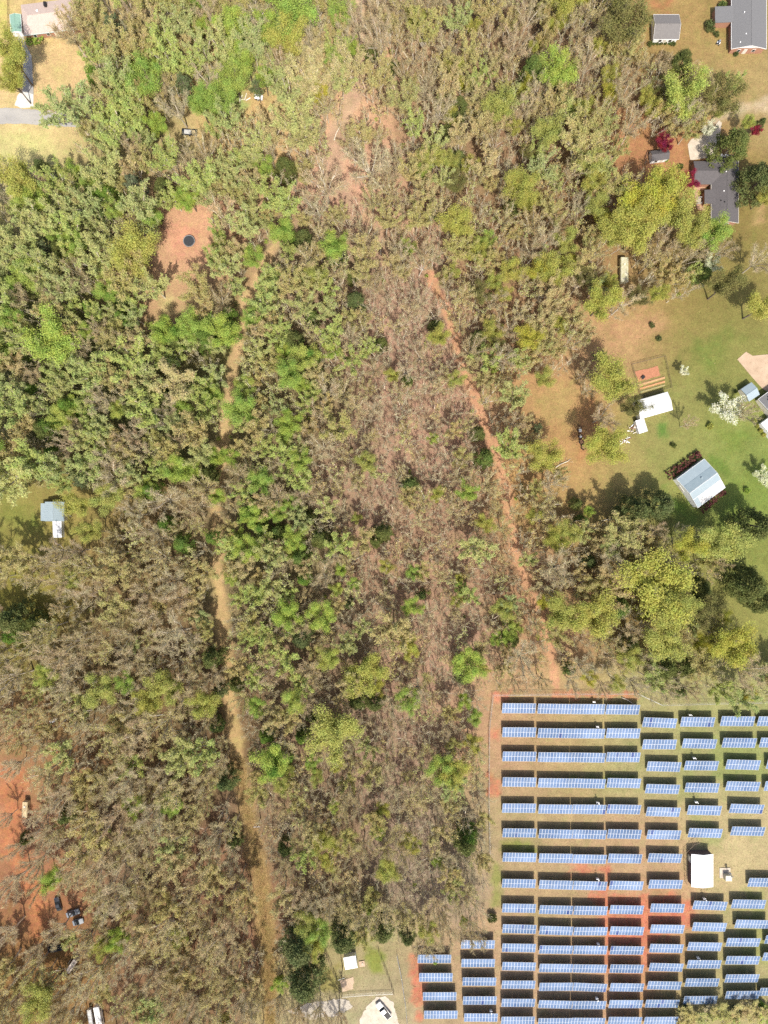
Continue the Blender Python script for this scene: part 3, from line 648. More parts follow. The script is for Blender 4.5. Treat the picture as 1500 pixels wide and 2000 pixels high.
# ------------------------------------------------------------------ solar tables
M_CELL = None
def solar_material():
    m, nt, b = nodes('blue_solar_cells')
    oi = nt.nodes.new('ShaderNodeObjectInfo')
    r = ramp(nt, [(0.0, (0.075, 0.13, 0.25)), (0.3, (0.095, 0.16, 0.29)), (0.65, (0.09, 0.145, 0.25)), (0.985, (0.105, 0.17, 0.30)), (0.99, (0.03, 0.06, 0.19))])
    nt.links.new(oi.outputs['Random'], r.inputs[0])
    tc = nt.nodes.new('ShaderNodeTexCoord')
    n = nt.nodes.new('ShaderNodeTexVoronoi'); n.inputs['Scale'].default_value = 9.0
    nt.links.new(tc.outputs['Object'], n.inputs['Vector'])
    hs = nt.nodes.new('ShaderNodeHueSaturation'); mr = nt.nodes.new('ShaderNodeMapRange'); mr.inputs[3].default_value = 0.9; mr.inputs[4].default_value = 1.1
    sp = nt.nodes.new('ShaderNodeSeparateColor'); nt.links.new(n.outputs['Color'], sp.inputs[0])
    nt.links.new(sp.outputs[0], mr.inputs[0]); nt.links.new(mr.outputs[0], hs.inputs['Value']); nt.links.new(r.outputs[0], hs.inputs['Color'])
    geo = nt.nodes.new('ShaderNodeNewGeometry'); big = nt.nodes.new('ShaderNodeTexNoise'); big.inputs['Scale'].default_value = 0.09; big.inputs['Detail'].default_value = 5  # broad noise paints patchy glare into the cell colour
    nt.links.new(geo.outputs['Position'], big.inputs['Vector'])
    h2 = nt.nodes.new('ShaderNodeHueSaturation'); m2 = nt.nodes.new('ShaderNodeMapRange'); m2.inputs[1].default_value = 0.3; m2.inputs[2].default_value = 0.7; m2.inputs[3].default_value = 0.72; m2.inputs[4].default_value = 1.22
    nt.links.new(big.outputs['Fac'], m2.inputs[0]); nt.links.new(m2.outputs[0], h2.inputs['Value']); m3 = nt.nodes.new('ShaderNodeMapRange'); m3.inputs[3].default_value = 1.15; m3.inputs[4].default_value = 0.75
    nt.links.new(big.outputs['Fac'], m3.inputs[0]); nt.links.new(m3.outputs[0], h2.inputs['Saturation']); nt.links.new(hs.outputs[0], h2.inputs['Color'])
    nt.links.new(h2.outputs[0], b.inputs['Base Color'])
    b.inputs['Roughness'].default_value = 0.12; b.inputs['Specular IOR Level'].default_value = 0.5
    return m
M_CELL = solar_material()
M_FRAME = surf('panel_frame_aluminium', (0.60, 0.61, 0.63), (0.48, 0.49, 0.51), 0.4, 2.0, spec=0.5)

PW, PL, TILT = 1.0, 1.98, math.radians(22)
def panel_mesh():
    mb = MB(); w, l, th, fr = PW - 0.006, PL - 0.006, 0.04, 0.05
    mb.box((0, 0, 0), (w, l, th), 0)
    x, y, z = w / 2 - fr, l / 2 - fr, th / 2 + 0.004
    mb.add([(-x, -y, z), (x, -y, z), (x, y, z), (-x, y, z)], [(0, 1, 2, 3)], 1)
    me = bpy.data.meshes.new('solar_panel'); me.from_pydata(mb.v, [], mb.f)
    me.materials.append(M_FRAME); me.materials.append(M_CELL); me.polygons.foreach_set('material_index', mb.m); me.update()
    return me
ME_PANEL = panel_mesh()
ct, st = math.cos(TILT), math.sin(TILT)
ZC = 1.65
def rail_mesh(yl):
    mb = MB(); mb.box((0, 0, 0), (11.1, 0.1, 0.12)); return mb.mesh('rail', [M_GALV])
ME_RAIL = rail_mesh(0)
def post_mesh(h):
    mb = MB(); mb.box((0, 0, h / 2 - 0.1), (0.12, 0.16, h + 0.2)); return mb.mesh('post', [M_GALV])
ME_POST_F, ME_POST_R = post_mesh(ZC - 1.0 * st - 0.18), post_mesh(ZC + 1.0 * st - 0.18)
def brace_mesh():
    mb = MB(); mb.tube([(0, -1.0 * ct, ZC - 1.0 * st - 0.2), (0, 1.0 * ct, ZC + 1.0 * st - 0.2)], 0.06, 5); return mb.mesh('cross_beam', [M_GALV])
ME_BRACE = brace_mesh()

def conduit_mesh():
    mb = MB(); mb.tube([(-5.4, -0.25, 0.5), (5.9, -0.25, 0.5)], 0.04, 5); mb.tube([(5.9, -0.25, 0.5), (5.9, -0.25, -0.05)], 0.04, 5); return mb.mesh('conduit', [M_FRAME])
ME_CONDUIT = conduit_mesh()
ORD = ['first', 'second', 'third', 'fourth', 'fifth', 'sixth', 'seventh', 'eighth', 'ninth', 'tenth', 'eleventh', 'twelfth', 'thirteenth', 'fourteenth', 'fifteenth']
def solar_table(p, q, label):
    """p and q: pixels of the two ends of the table's midline"""
    a, b = at(*p, ZC), at(*q, ZC); c = (a + b) / 2; d = b - a
    t = thing('solar_table', label, 'solar table', (c.x, c.y, 0), math.atan2(d.y, d.x), 'solar tables in the fenced field')
    t.rotation_euler[0] = random.gauss(0, 0.012); t.rotation_euler[1] = random.gauss(0, 0.004)
    for r in (-1, 1):
        for k in range(11):
            yy = r * PL / 2
            obj('solar_panel', ME_PANEL, t, ((k - 5) * PW + random.uniform(-.006, .006), yy * ct, ZC + yy * st + random.uniform(-.006, .006)), (TILT + random.uniform(-.006, .006), random.uniform(-.004, .004), 0))
    for yy in (-1.25, -0.6, 0.6, 1.25): obj('rail', ME_RAIL, t, (0, yy * ct + 0.09 * st, ZC + yy * st - 0.09 * ct), (TILT, 0, 0))
    for x in (-4.2, 0, 4.2):
        obj('post', ME_POST_F, t, (x, -1.0 * ct, 0)); obj('post', ME_POST_R, t, (x, 1.0 * ct, 0)); obj('cross_beam', ME_BRACE, t, (x, 0, 0))
    obj('conduit', ME_CONDUIT, t, (0, 0, 0))
    return t

def view(ox, oy, sc_): return lambda x, y: (ox + x / sc_, oy + y / sc_)
VA, VB, VC, VD, VE, VT, V6 = view(960, 1340, 5.5556), view(1230, 1340, 5.5556), view(960, 1680, 5.5556), view(1230, 1680, 5.5556), view(780, 1800, 6.818), view(1000, 1000, 3), view(1000, 1500, 3)
COLS = {
  'third': [(VA, r) for r in [(120, 241, 475, 243), (122, 500, 478, 502), (124, 763, 480, 766), (123, 1040, 480, 1044), (120, 1324, 477, 1326), (124, 1590, 482, 1594), (123, 1856, 485, 1862)]] +
           [(VC, r) for r in [(115, 250, 478, 256), (118, 520, 480, 526), (120, 744, 484, 752), (116, 950, 480, 954), (115, 1150, 480, 1156), (113, 1350, 472, 1352), (112, 1547, 470, 1549), (108, 1742, 466, 1740)]],
  'fourth': [(VA, r) for r in [(505, 245, 862, 250), (508, 508, 862, 513), (508, 771, 865, 775), (510, 1049, 868, 1054), (512, 1333, 872, 1336), (515, 1600, 877, 1607), (516, 1867, 878, 1873)]] +
           [(VC, r) for r in [(518, 264, 882, 273), (520, 536, 884, 543), (520, 760, 884, 770), (520, 968, 880, 974), (520, 1170, 882, 1174), (520, 1375, 880, 1373), (514, 1560, 872, 1570), (508, 1758, 866, 1758)]],
  'fifth': [(VA, r) for r in [(868, 250, 1228, 253), (868, 513, 1225, 516), (870, 773, 1232, 779), (872, 1053, 1232, 1060), (876, 1336, 1242, 1341), (880, 1606, 1245, 1612), (882, 1874, 1245, 1880)]] +
           [(VC, r) for r in [(888, 272, 1250, 282), (890, 545, 1258, 551), (890, 770, 1258, 771), (888, 974, 1256, 978), (886, 1174, 1250, 1180), (886, 1372, 1248, 1388), (876, 1572, 1243, 1574), (870, 1752, 1230, 1754)]],
  'sixth': [(VT, r) for r in [(552, 1156, 745, 1158), (553, 1296, 750, 1298), (553, 1436, 750, 1438)]] +
           [(V6, r) for r in [(557, 87, 753, 91), (557, 240, 754, 244), (560, 386, 757, 390), (563, 529, 761, 533), (570, 687, 769, 691), (572, 829, 771, 833), (573, 952, 773, 956), (575, 1067, 772, 1070),
                              (572, 1175, 772, 1178), (574, 1284, 772, 1287), (566, 1383, 767, 1384), (563, 1482, 760, 1484)]],
  'seventh': [(VB, r) for r in [(147, 390, 503, 404), (142, 632, 502, 634), (190, 870, 550, 880), (175, 1112, 535, 1120), (182, 1360, 545, 1370), (188, 1610, 552, 1617), (195, 1862, 568, 1872)]] +
           [(VD, r) for r in [(208, 260, 570, 264), (228, 520, 588, 524), (225, 745, 590, 750), (214, 955, 580, 962), (210, 1158, 580, 1166), (193, 1358, 558, 1364), (170, 1556, 533, 1558), (158, 1745, 520, 1742)]],
  'eighth': [(VB, r) for r in [(560, 386, 914, 390), (578, 620, 935, 627), (597, 860, 958, 864), (603, 1100, 966, 1106), (628, 1345, 993, 1354), (637, 1590, 1000, 1600)]] +
           [(VD, r) for r in [(690, 486, 1050, 500), (680, 722, 1048, 730), (632, 935, 993, 942), (625, 1130, 988, 1132), (605, 1327, 965, 1328), (590, 1520, 945, 1517)]],
  'ninth': [(VB, r) for r in [(988, 380, 1352, 384), (1008, 614, 1368, 618), (1048, 850, 1410, 860), (1044, 1082, 1408, 1092), (1087, 1325, 1448, 1336), (1100, 1570, 1462, 1578)]] +
           [(VD, r) for r in [(1108, 475, 1470, 482), (1145, 690, 1510, 697), (1050, 890, 1410, 894), (1045, 1085, 1405, 1087), (1040, 1283, 1395, 1281), (1045, 1466, 1400, 1462)]],
  'tenth': [(VB, r) for r in [(1390, 380, 1750, 382), (1415, 612, 1775, 616), (1490, 845, 1850, 850), (1465, 1085, 1825, 1090)]] +
           [(VD, r) for r in [(1287, 240, 1650, 244), (1470, 860, 1835, 862), (1447, 1047, 1810, 1050), (1412, 1430, 1770, 1420)]],
  'first': [(VE, r) for r in [(250, 497, 682, 497), (270, 745, 702, 745), (318, 998, 755, 997), (335, 1242, 770, 1240)]],
  'second': [(VE, r) for r in [(828, 303, 1265, 306), (830, 552, 1268, 552), (847, 800, 1285, 800), (852, 1052, 1288, 1052), (868, 1280, 1305, 1280)]],
}
for colname, rows in COLS.items():
    for i, (vw, (x0, y0, x1, y1)) in enumerate(rows):
        solar_table(vw(x0, y0), vw(x1, y1), 'blue solar table, %s from the wood edge in the %s column from the yard' % (ORD[i], colname))

def combiner_box(u, v, label):
    c = at(u, v, 1.3)
    t = thing('combiner_box', label, 'electrical box', (c.x, c.y, 0), math.radians(4), 'small boxes behind the solar tables')
    m = MB(); m.box((0, 0, 1.35), (0.75, 0.3, 0.9)); m.box((0, -0.02, 1.84), (0.85, 0.42, 0.06)); obj('cabinet', m.mesh('cabinet', [M_WHITE], 0.015), t)
    m = MB(); m.box((-0.3, 0.0, 0.45), (0.08, 0.08, 1.0)); obj('post', m.mesh('post', [M_GALV]), t)
    m = MB(); m.box((0.3, 0.0, 0.45), (0.08, 0.08, 1.0)); obj('post', m.mesh('post', [M_GALV]), t)
    m = MB(); m.tube([(0, 0.2, 0), (0, 0.2, 2.9)], 0.05, 6); m.box((0, 0.2, 2.95), (0.3, 0.2, 0.25)); obj('mast', m.mesh('mast', [M_GALV]), t)
for (vw, x, y) in [(VA, 1145, 438), (VA, 1152, 1264), (VA, 1108, 168), (VB, 650, 310), (VB, 695, 777), (VB, 718, 1254), (VD, 805, 414), (VD, 740, 1058), (VC, 1148, 200), (VC, 1155, 907), (VC, 1140, 1496), (VE, 1218, 1186), (V6, 500, 200)]:
    combiner_box(*vw(x, y), 'small white electrical box on a post in the shadow behind a solar table')

# transformer beside the equipment building
c = at(1421.5, 1712, 1.2)
t = thing('transformer', 'pair of beige transformer cabinets on a pad beside the white roofed building', 'transformer', (c.x, c.y, 0))
m = MB(); m.box((-0.4, 0.6, 0.06), (3.6, 3.4, 0.14)); obj('pad', m.mesh('pad', [M_CONCRETE]), t)
for x in (-0.52, 0.52):
    m = MB(); m.box((x, -0.3, 1.0), (0.98, 1.7, 1.75)); m.box((x, -0.3, 1.91), (1.02, 1.8, 0.08)); obj('cabinet', m.mesh('cabinet', [M_BEIGE], 0.02), t)
m = MB(); m.tube([(0.3, 1.5, 0.1), (0.3, 1.5, 3.4)], 0.09, 6); m.box((0.3, 1.5, 2.0), (0.6, 0.4, 0.8)); m.tube([(0.3, 1.35, 3.3), (0.3, 1.0, 3.6)], [0.1, 0.45], 10); obj('meter_mast', m.mesh('meter_mast', [M_GALV]), t)

# ------------------------------------------------------------------ fences
def fence(name, label, pts, h=1.9, step=3.0, wires=5, mat=M_GALV, post_r=0.045, rail=True, cat='fence'):
    P = [at(*p) for p in pts]
    t = thing(name, label, cat, P[0])
    o = P[0]; posts = []
    for a, b in zip(P[:-1], P[1:]):
        n = max(1, round((b - a).length / step))
        posts += [a + (b - a) * (k / n) for k in range(n)]
    posts.append(P[-1])
    m = MB(); m.tube([(0, 0, -0.1), (0, 0, h + 0.06)], post_r, 6); me = m.mesh('post', [mat])
    for p in posts: obj('post', me, t, p - o)
    def run(z, r, nm):
        w = MB()
        for a, b in zip(P[:-1], P[1:]): w.tube([a - o + Vector((0, 0, z)), b - o + Vector((0, 0, z))], r, 5)
        obj(nm, w.mesh(nm, [mat]), t)
    if rail: run(h, 0.04, 'top_rail')
    for k in range(wires): run(0.12 + (h - 0.25) * k / max(1, wires - 1), 0.012, 'wire')
    # woven wire: thin slanting strands
    w = MB()
    for a, b in zip(P[:-1], P[1:]):
        d = b - a; n = int(d.length / 0.45); e = d.normalized()
        for k in range(n):
            for s in (-1, 1):
                p = a - o + d * ((k + 0.5) / n); q = p + e * (s * 0.9)
                w.add([p + Vector((0, 0, 0.1)), p + e * 0.02 + Vector((0, 0, 0.1)), q + e * 0.02 + Vector((0, 0, h)), q + Vector((0, 0, h))], [(0, 1, 2, 3)])
    obj('mesh_strand', w.mesh('mesh_strand', [mat]), t)
    return t
fence('chain_link_fence', 'long galvanised chain link fence along the wood edge above the solar tables', [(1560, 1369), (1400, 1372), (1290, 1375), (1243, 1353), (1100, 1354), (962, 1356), (955, 1420), (954, 1560), (956, 1665)], 2.1, 3.0)
fence('chain_link_fence', 'straight galvanised fence between the small yard and the red clay solar edge', [(775, 1862), (784, 1905), (792, 1960), (800, 2050)], 2.0, 3.0)
fence('board_fence', 'dark wooden rail fence on the pine side of the yard with the white shed', [(633, 1848), (652, 1895), (668, 1941)], 1.7, 2.4, 3, M_POLE, 0.07)
fence('board_fence', 'dark wooden rail fence on the solar side of the yard with the white shed', [(739, 1853), (756, 1898), (769, 1936)], 1.7, 2.4, 3, M_POLE, 0.07)
fence('wire_fence', 'low wire fence with thin posts closing the yard above the pickup truck', [(669, 1943), (715, 1939), (767, 1937)], 1.3, 2.2, 4, M_GALV, 0.035)
fence('garden_fence', 'thin dark wire fence round the vegetable plot by the white garage', [(1233, 712), (1297, 696), (1310, 757), (1250, 775), (1233, 712)], 1.3, 2.2, 4, M_POLE, 0.04)
fence('enclosure_fence', 'timber fence kinked round the corner of the white roofed equipment building', [(1371, 1730), (1338, 1722), (1335, 1662), (1352, 1645), (1362, 1642)], 1.8, 2.0, 3, M_WOOD, 0.05)
fence('wire_fence', 'thin wire fence line beside the green roofed shed', [(19, 62), (18, 30), (18, -40)], 1.2, 3.0, 3, M_RUST, 0.04)

# ------------------------------------------------------------------ vegetable plot
sheet('garden_soil', [(1240, 726), (1284, 715), (1290, 733), (1246, 746)], surf('red_garden_soil', (0.42, 0.19, 0.11), (0.30, 0.13, 0.075), 0.95, 2.0, 0.5), 0.05, rag=2)
def bed(label, a, b, wpx, mat, h):
    A, B = at(*a), at(*b); d = B - A; c = (A + B) / 2
    m = MB(); n = 14; Lx = d.length; prof = [(-0.5, 0), (-0.3, 0.8), (0, 1), (0.3, 0.85), (0.5, 0)]
    vs = []; fs = []
    for i in range(n + 1):
        x = -Lx / 2 + Lx * i / n
        for (y, z) in prof: vs.append((x, y * wpx * S + random.uniform(-.05, .05), z * h * random.uniform(.75, 1.1) - 0.03))
    for i in range(n):
        for k in range(4): q = i * 5 + k; fs.append((q, q + 5, q + 6, q + 1))
    m.add(vs, fs)
    o = obj('garden_bed', m.mesh('garden_bed', [mat]))
    o.location = (c.x, c.y, 0); o.rotation_euler = (0, 0, math.atan2(d.y, d.x))
    tag(o, label, 'garden bed', 'beds of the vegetable plot')
M_SOIL2 = surf('tan_garden_soil', (0.44, 0.28, 0.15), (0.34, 0.20, 0.10), 0.95, 2.0, 0.5)
bed('raised tan garden bed next to the bare red soil of the vegetable plot', (1247, 752), (1298, 737), 5, M_SOIL2, 0.3)
bed('middle raised orange garden bed of the vegetable plot', (1249, 759), (1298, 745), 4, surf('orange_soil', (0.52, 0.27, 0.14), (0.40, 0.20, 0.1), 0.95, 2.0, 0.5), 0.28)
bed('raised garden bed with green seedlings nearest the white metal garage', (1250, 766), (1298, 752), 4, surf('seedling_bed', (0.20, 0.24, 0.10), (0.36, 0.25, 0.13), 0.95, 2.5, 0.5), 0.3)
c = at(1255, 737.5)
t = thing('wheelbarrow', 'dark wheelbarrow standing on the red soil of the vegetable plot', 'wheelbarrow', (c.x, c.y, 0), 0.8)
m = MB(); m.box((0, 0, 0.5), (1.0, 0.7, 0.35), taper=1.25); obj('tray', m.mesh('tray', [M_BLACK]), t)
for s in (-1, 1):
    m = MB(); m.tube([(0.6, s * 0.12, 0.2), (-0.2, s * 0.28, 0.32), (-1.1, s * 0.33, 0.6)], 0.03, 5); m.tube([(-0.4, s * 0.28, 0.36), (-0.4, s * 0.3, 0)], 0.025, 5); obj('handle', m.mesh('handle', [M_WOOD]), t)
m = MB(); m.tube([(0.68, -0.06, 0.2), (0.68, 0.06, 0.2)], 0.2, 12); obj('wheel', m.mesh('wheel', [M_RUBBER]), t)

# ------------------------------------------------------------------ vehicles, trailers and clutter
def wheel(t, x, y, r=0.36, w=0.24):
    m = MB(); m.tube([(x, y - w / 2, r), (x, y + w / 2, r)], r, 14); o = obj('wheel', m.mesh('tyre', [M_RUBBER]), t)
    m = MB(); m.tube([(x, y - w / 2 - 0.01, r), (x, y + w / 2 + 0.01, r)], r * 0.6, 10); obj('rim', m.mesh('rim', [M_GALV]), o)

def loft(profile, half, mat, name, t, bevel=0.03):
    """profile: list of (x, z_bottom, z_top, half_width_bottom, half_width_top) cross-sections along the car"""
    m = MB(); vs = []; fs = []
    for (x, zb, zt, wb, wt) in profile:
        vs += [(x, -wb, zb), (x, wb, zb), (x, wt, zt), (x, -wt, zt)]
    n = len(profile)
    for i in range(n - 1):
        a = i * 4; b = a + 4
        fs += [(a, a + 1, b + 1, b), (a + 1, a + 2, b + 2, b + 1), (a + 2, a + 3, b + 3, b + 2), (a + 3, a, b, b + 3)]
    fs += [(3, 2, 1, 0), tuple((n - 1) * 4 + k for k in range(4))]
    m.add(vs, fs)
    return obj(name, m.mesh(name, [mat], bevel, False), t)

def pickup(u, v, rz, label):
    c = at(u, v, 1.0)
    t = thing('pickup_truck', label, 'pickup truck', (c.x, c.y, 0), rz)
    loft([(3.05, 0.5, 0.95, 0.85, 0.8), (2.9, 0.4, 1.05, 0.98, 0.92), (1.3, 0.35, 1.15, 1.0, 0.95), (-0.75, 0.35, 1.12, 1.0, 0.97), (-0.78, 0.35, 1.1, 1.0, 0.97)], 1, M_CAR_WHITE, 'front_body', t)
    loft([(1.25, 1.12, 1.16, 0.93, 0.9), (0.55, 1.12, 1.84, 0.93, 0.74), (-0.6, 1.12, 1.86, 0.93, 0.74), (-0.8, 1.12, 1.2, 0.93, 0.9)], 1, M_GLASS, 'cab_glass', t)
    m = MB(); m.box((0.0, 0, 1.875), (1.25, 1.5, 0.06)); obj('cab_roof', m.mesh('cab_roof', [M_CAR_WHITE], 0.02), t)
    for s in (-1, 1):
        m = MB(); m.box((-1.95, s * 0.96, 0.8), (2.3, 0.08, 0.72)); obj('bed_side', m.mesh('bed_side', [M_CAR_WHITE], 0.02), t)
        m = MB(); m.tube([(0.9, s * 0.95, 1.15), (0.9, s * 1.2, 1.25)], 0.07, 6); obj('mirror', m.mesh('mirror', [M_BLACK]), t)
        m = MB(); m.box((3.0, s * 0.68, 0.85), (0.12, 0.35, 0.2)); obj('headlight', m.mesh('headlight', [M_PANEL_PALE], 0.02), t)
    m = MB(); m.box((-1.95, 0, 1.17), (2.28, 1.82, 0.05)); m.box((-1.95, 0, 0.5), (2.28, 1.82, 0.1)); obj('bed_cover', m.mesh('bed_cover', [M_BLACK], 0.01), t)
    m = MB(); m.box((-3.12, 0, 0.8), (0.08, 1.9, 0.7)); obj('tailgate', m.mesh('tailgate', [M_CAR_WHITE], 0.02), t)
    m = MB(); m.box((3.1, 0, 0.5), (0.16, 1.8, 0.22)); obj('bumper', m.mesh('bumper', [M_GALV], 0.02), t)
    for x in (2.05, -1.9):
        for y in (-0.88, 0.88): wheel(t, x, y, 0.4, 0.28)
pickup(749, 1974, math.radians(130), 'white pickup truck with black bed cover parked on the pale gravel')

def car(u, v, rz, label, paint, L=4.5):
    c = at(u, v, 0.8)
    t = thing('parked_car', label, 'car', (c.x, c.y, 0), rz, None)
    h = L / 2
    loft([(h, 0.4, 0.66, 0.7, 0.66), (h - 0.15, 0.3, 0.78, 0.86, 0.8), (h - 1.4, 0.28, 0.95, 0.9, 0.86), (-h + 1.0, 0.28, 0.98, 0.9, 0.86), (-h + 0.1, 0.3, 0.9, 0.86, 0.8), (-h, 0.4, 0.75, 0.72, 0.68)], 1, paint, 'body', t)
    loft([(h - 1.35, 0.94, 0.97, 0.82, 0.8), (h - 2.1, 0.94, 1.42, 0.82, 0.62), (-h + 1.35, 0.94, 1.42, 0.82, 0.62), (-h + 0.7, 0.94, 0.98, 0.8, 0.78)], 1, M_GLASS, 'window_band', t)
    m = MB(); m.box((-0.37, 0, 1.43), (L - 3.5, 1.24, 0.05)); obj('roof', m.mesh('roof', [paint], 0.02), t)
    for s in (-1, 1):
        m = MB(); m.box((h - 0.06, s * 0.6, 0.66), (0.1, 0.32, 0.14)); obj('headlight', m.mesh('headlight', [M_PANEL_PALE], 0.02), t)
    for x in (h - 0.85, -h + 0.85):
        for y in (-0.78, 0.78): wheel(t, x, y, 0.32, 0.2)
car(113, 1766, math.radians(105), 'black car parked under bare trees beside the red dirt drive', M_CAR_DARK)
car(142, 1784, math.radians(20), 'grey car with bright glinting windscreen beside the black car', M_CAR_GREY)
car(152, 1801, math.radians(15), 'small silver blue car end parked just below the glinting grey car', M_CAR_GREY, 3.6)
car(106, 1854, math.radians(8), 'dark car with white glints half hidden under bare branches near red soil', M_CAR_DARK)

def trailer(name, u, v, Lp, Wp, rz, h, label, cat, mat, wheels=True, ribs=True):
    z0 = 0.55 if wheels else 0.05
    c = at(u, v, h); L, W = Lp * S * 0.985, Wp * S * 0.985
    t = thing(name, label, cat, (c.x, c.y, 0), rz)
    m = MB(); m.box((0, 0, (h + z0) / 2), (L, W, h - z0)); obj('body', m.mesh('body', [mat], 0.12), t)
    m = MB(); m.box((0, 0, h + 0.02), (L - 0.2, W - 0.2, 0.06)); ro = obj('roof', m.mesh('roof', [mat], 0.02), t)
    if ribs:
        m = MB()
        for k in range(1, int(L / 1.1)): m.box((-L / 2 + k * 1.1, 0, h + 0.06), (0.05, W - 0.25, 0.03))
        obj('rib', m.mesh('rib', [mat]), ro)
    m = MB(); m.box((L * 0.2, 0, h + 0.14), (0.6, 0.6, 0.2)); obj('roof_hatch', m.mesh('roof_hatch', [M_CREAM], 0.03), t)
    for s in (-1, 1):
        for x in (-0.3, 0.15):
            m = MB(); m.box((x * L, s * (W / 2 + 0.01), h * 0.62), (0.9, 0.05, 0.6)); obj('window', m.mesh('window', [M_GLASS]), t)
    if wheels:
        for s in (-1, 1): wheel(t, -0.3, s * (W / 2 - 0.15), 0.34, 0.2)
        m = MB(); m.tube([(L / 2, 0.4, z0), (L / 2 + 1.1, 0, z0 - 0.1)], 0.05, 5); m.tube([(L / 2, -0.4, z0), (L / 2 + 1.1, 0, z0 - 0.1)], 0.05, 5); obj('hitch', m.mesh('hitch', [M_RUST]), t)
trailer('travel_trailer', 1220, 526, 49, 15, math.radians(90), 2.7, 'long mossy white trailer parked among olive trees', 'trailer', M_MOSS)
trailer('travel_trailer', 191, 1990, 46, 11, math.radians(-80), 2.6, 'bright white camper trailer with ribbed roof among bare trees', 'trailer', M_WHITE)
trailer('utility_trailer', 176, 1992, 40, 8, math.radians(-82), 1.9, 'pale grey box trailer alongside the bright white camper', 'trailer', M_PANEL_PALE)
trailer('travel_trailer', 139, 1888, 30, 9, math.radians(55), 2.4, 'pale pinkish grey camper trailer standing slantwise near the red soil', 'trailer', surf('dusty_white_metal', (0.55, 0.49, 0.46), (0.44, 0.38, 0.35), 0.7, 1.2))
trailer('box_trailer', 48, 1582, 32, 10, math.radians(88), 2.3, 'tan box trailer at the edge of the red dirt drive', 'trailer', M_TAN)
trailer('box_trailer', 505, 188.5, 16, 9, math.radians(-8), 1.5, 'small white box trailer on the sandy patch beside bright green shrubs', 'trailer', M_WHITE)

def mower(u, v, rz, label):
    c = at(u, v, 0.5); t = thing('riding_mower', label, 'mower', (c.x, c.y, 0), rz)
    m = MB(); m.box((0.45, 0, 0.65), (0.9, 0.6, 0.5), taper=0.85); obj('hood', m.mesh('hood', [M_CAR_GREY], 0.04), t)
    m = MB(); m.box((-0.45, 0, 0.65), (0.5, 0.5, 0.15)); m.box((-0.7, 0, 0.9), (0.12, 0.5, 0.45)); obj('seat', m.mesh('seat', [M_BLACK], 0.03), t)
    m = MB(); m.box((0, 0, 0.25), (1.1, 1.1, 0.2)); obj('deck', m.mesh('deck', [M_CAR_WHITE], 0.03), t)
    m = MB(); m.tube([(0.05, 0, 0.8), (-0.12, 0, 1.05)], 0.03, 5); m.tube([(-0.1, -0.2, 1.05), (-0.1, 0.2, 1.07)], 0.03, 5); obj('steering_wheel', m.mesh('steering_wheel', [M_BLACK]), t)
    for x, r in ((0.6, 0.2), (-0.55, 0.28)):
        for y in (-0.45, 0.45): wheel(t, x, y, r, 0.2)
mower(528, 214, math.radians(20), 'white and grey riding mower at the edge of the sandy patch')
mower(1404, 83, math.radians(60), 'garden machine with white deck on the lawn beside the brick house')

# open carts and boxes lined up under the trees
def cart(u, v, rz, L, W, label, mat, full=True):
    c = at(u, v, 0.8); t = thing('utility_cart', label, 'cart', (c.x, c.y, 0), rz)
    m = MB(); m.box((0, 0, 0.5), (L, W, 0.1)); obj('floor', m.mesh('floor', [M_RUST if not full else mat]), t)
    for s in (-1, 1):
        m = MB(); m.box((0, s * W / 2, 0.75), (L, 0.06, 0.5)); obj('side_panel', m.mesh('side_panel', [mat]), t)
        m = MB(); m.box((s * L / 2, 0, 0.75), (0.06, W - 0.1, 0.5)); obj('end_panel', m.mesh('end_panel', [mat]), t)
        wheel(t, 0, s * (W / 2 + 0.12), 0.28, 0.16)
    if full:
        m = MB(); m.box((-L * 0.12, 0, 0.85), (L * 0.45, W * 0.7, 0.4)); obj('load', m.mesh('load', [M_PANEL_PALE], 0.05), t)
        m = MB(); m.box((L * 0.28, W * 0.1, 0.75), (L * 0.2, W * 0.5, 0.35), rz=0.3); obj('load', m.mesh('load', [M_TAN], 0.05), t)
    m = MB(); m.tube([(L / 2, 0, 0.45), (L / 2 + 0.8, 0, 0.4)], 0.04, 5); obj('tow_bar', m.mesh('tow_bar', [M_RUST]), t)
cart(370, 258, math.radians(-4), 5.0, 1.9, 'open dark trailer with a pale load below a tall dark pine', M_CAR_DARK)
cart(1133, 839, math.radians(92), 2.2, 1.2, 'small cart with a pale load at the head of the cart line', M_RUST)
cart(1134, 852, math.radians(95), 1.4, 1.0, 'short cart with pale load behind the larger pale cart', M_RUST)
cart(1136, 863, math.radians(110), 1.6, 1.1, 'empty rusty cart in the line under the trees', M_BLACK, False)
cart(1140, 874, math.radians(112), 1.6, 1.1, 'empty black cart at the tail of the cart line', M_BLACK, False)

def planks(u, v, n, label, seed):
    r = random.Random(seed); c = at(u, v); t = thing('lumber_pile', label, 'lumber', (c.x, c.y, 0))
    for k in range(n):
        m = MB(); m.box((0, 0, 0), (r.uniform(1.2, 2.6), r.uniform(0.15, 0.3), 0.05))
        obj('plank', m.mesh('plank', [r.choice([M_WOOD, M_CREAM, M_WOOD, M_WHITE, M_RUST])]), t, (r.uniform(-1.5, 1.5), r.uniform(-1.3, 1.3), 0.08 + k * 0.055), (0, 0, r.uniform(0, 3.1)))
planks(1235, 838, 14, 'untidy pile of planks against the small white lean-to', 3)
planks(1222, 858, 10, 'scattered boards and pale scraps on bare soil near the lean-to', 8)
planks(138, 1002, 5, 'few pale boards lying on the grass beside the cabin', 5)
planks(477, 193, 7, 'white boards heaped beside the bright green shrubs', 9)
planks(1268, 308, 7, 'stack of scrap boards at the end of the small dark shed', 12)

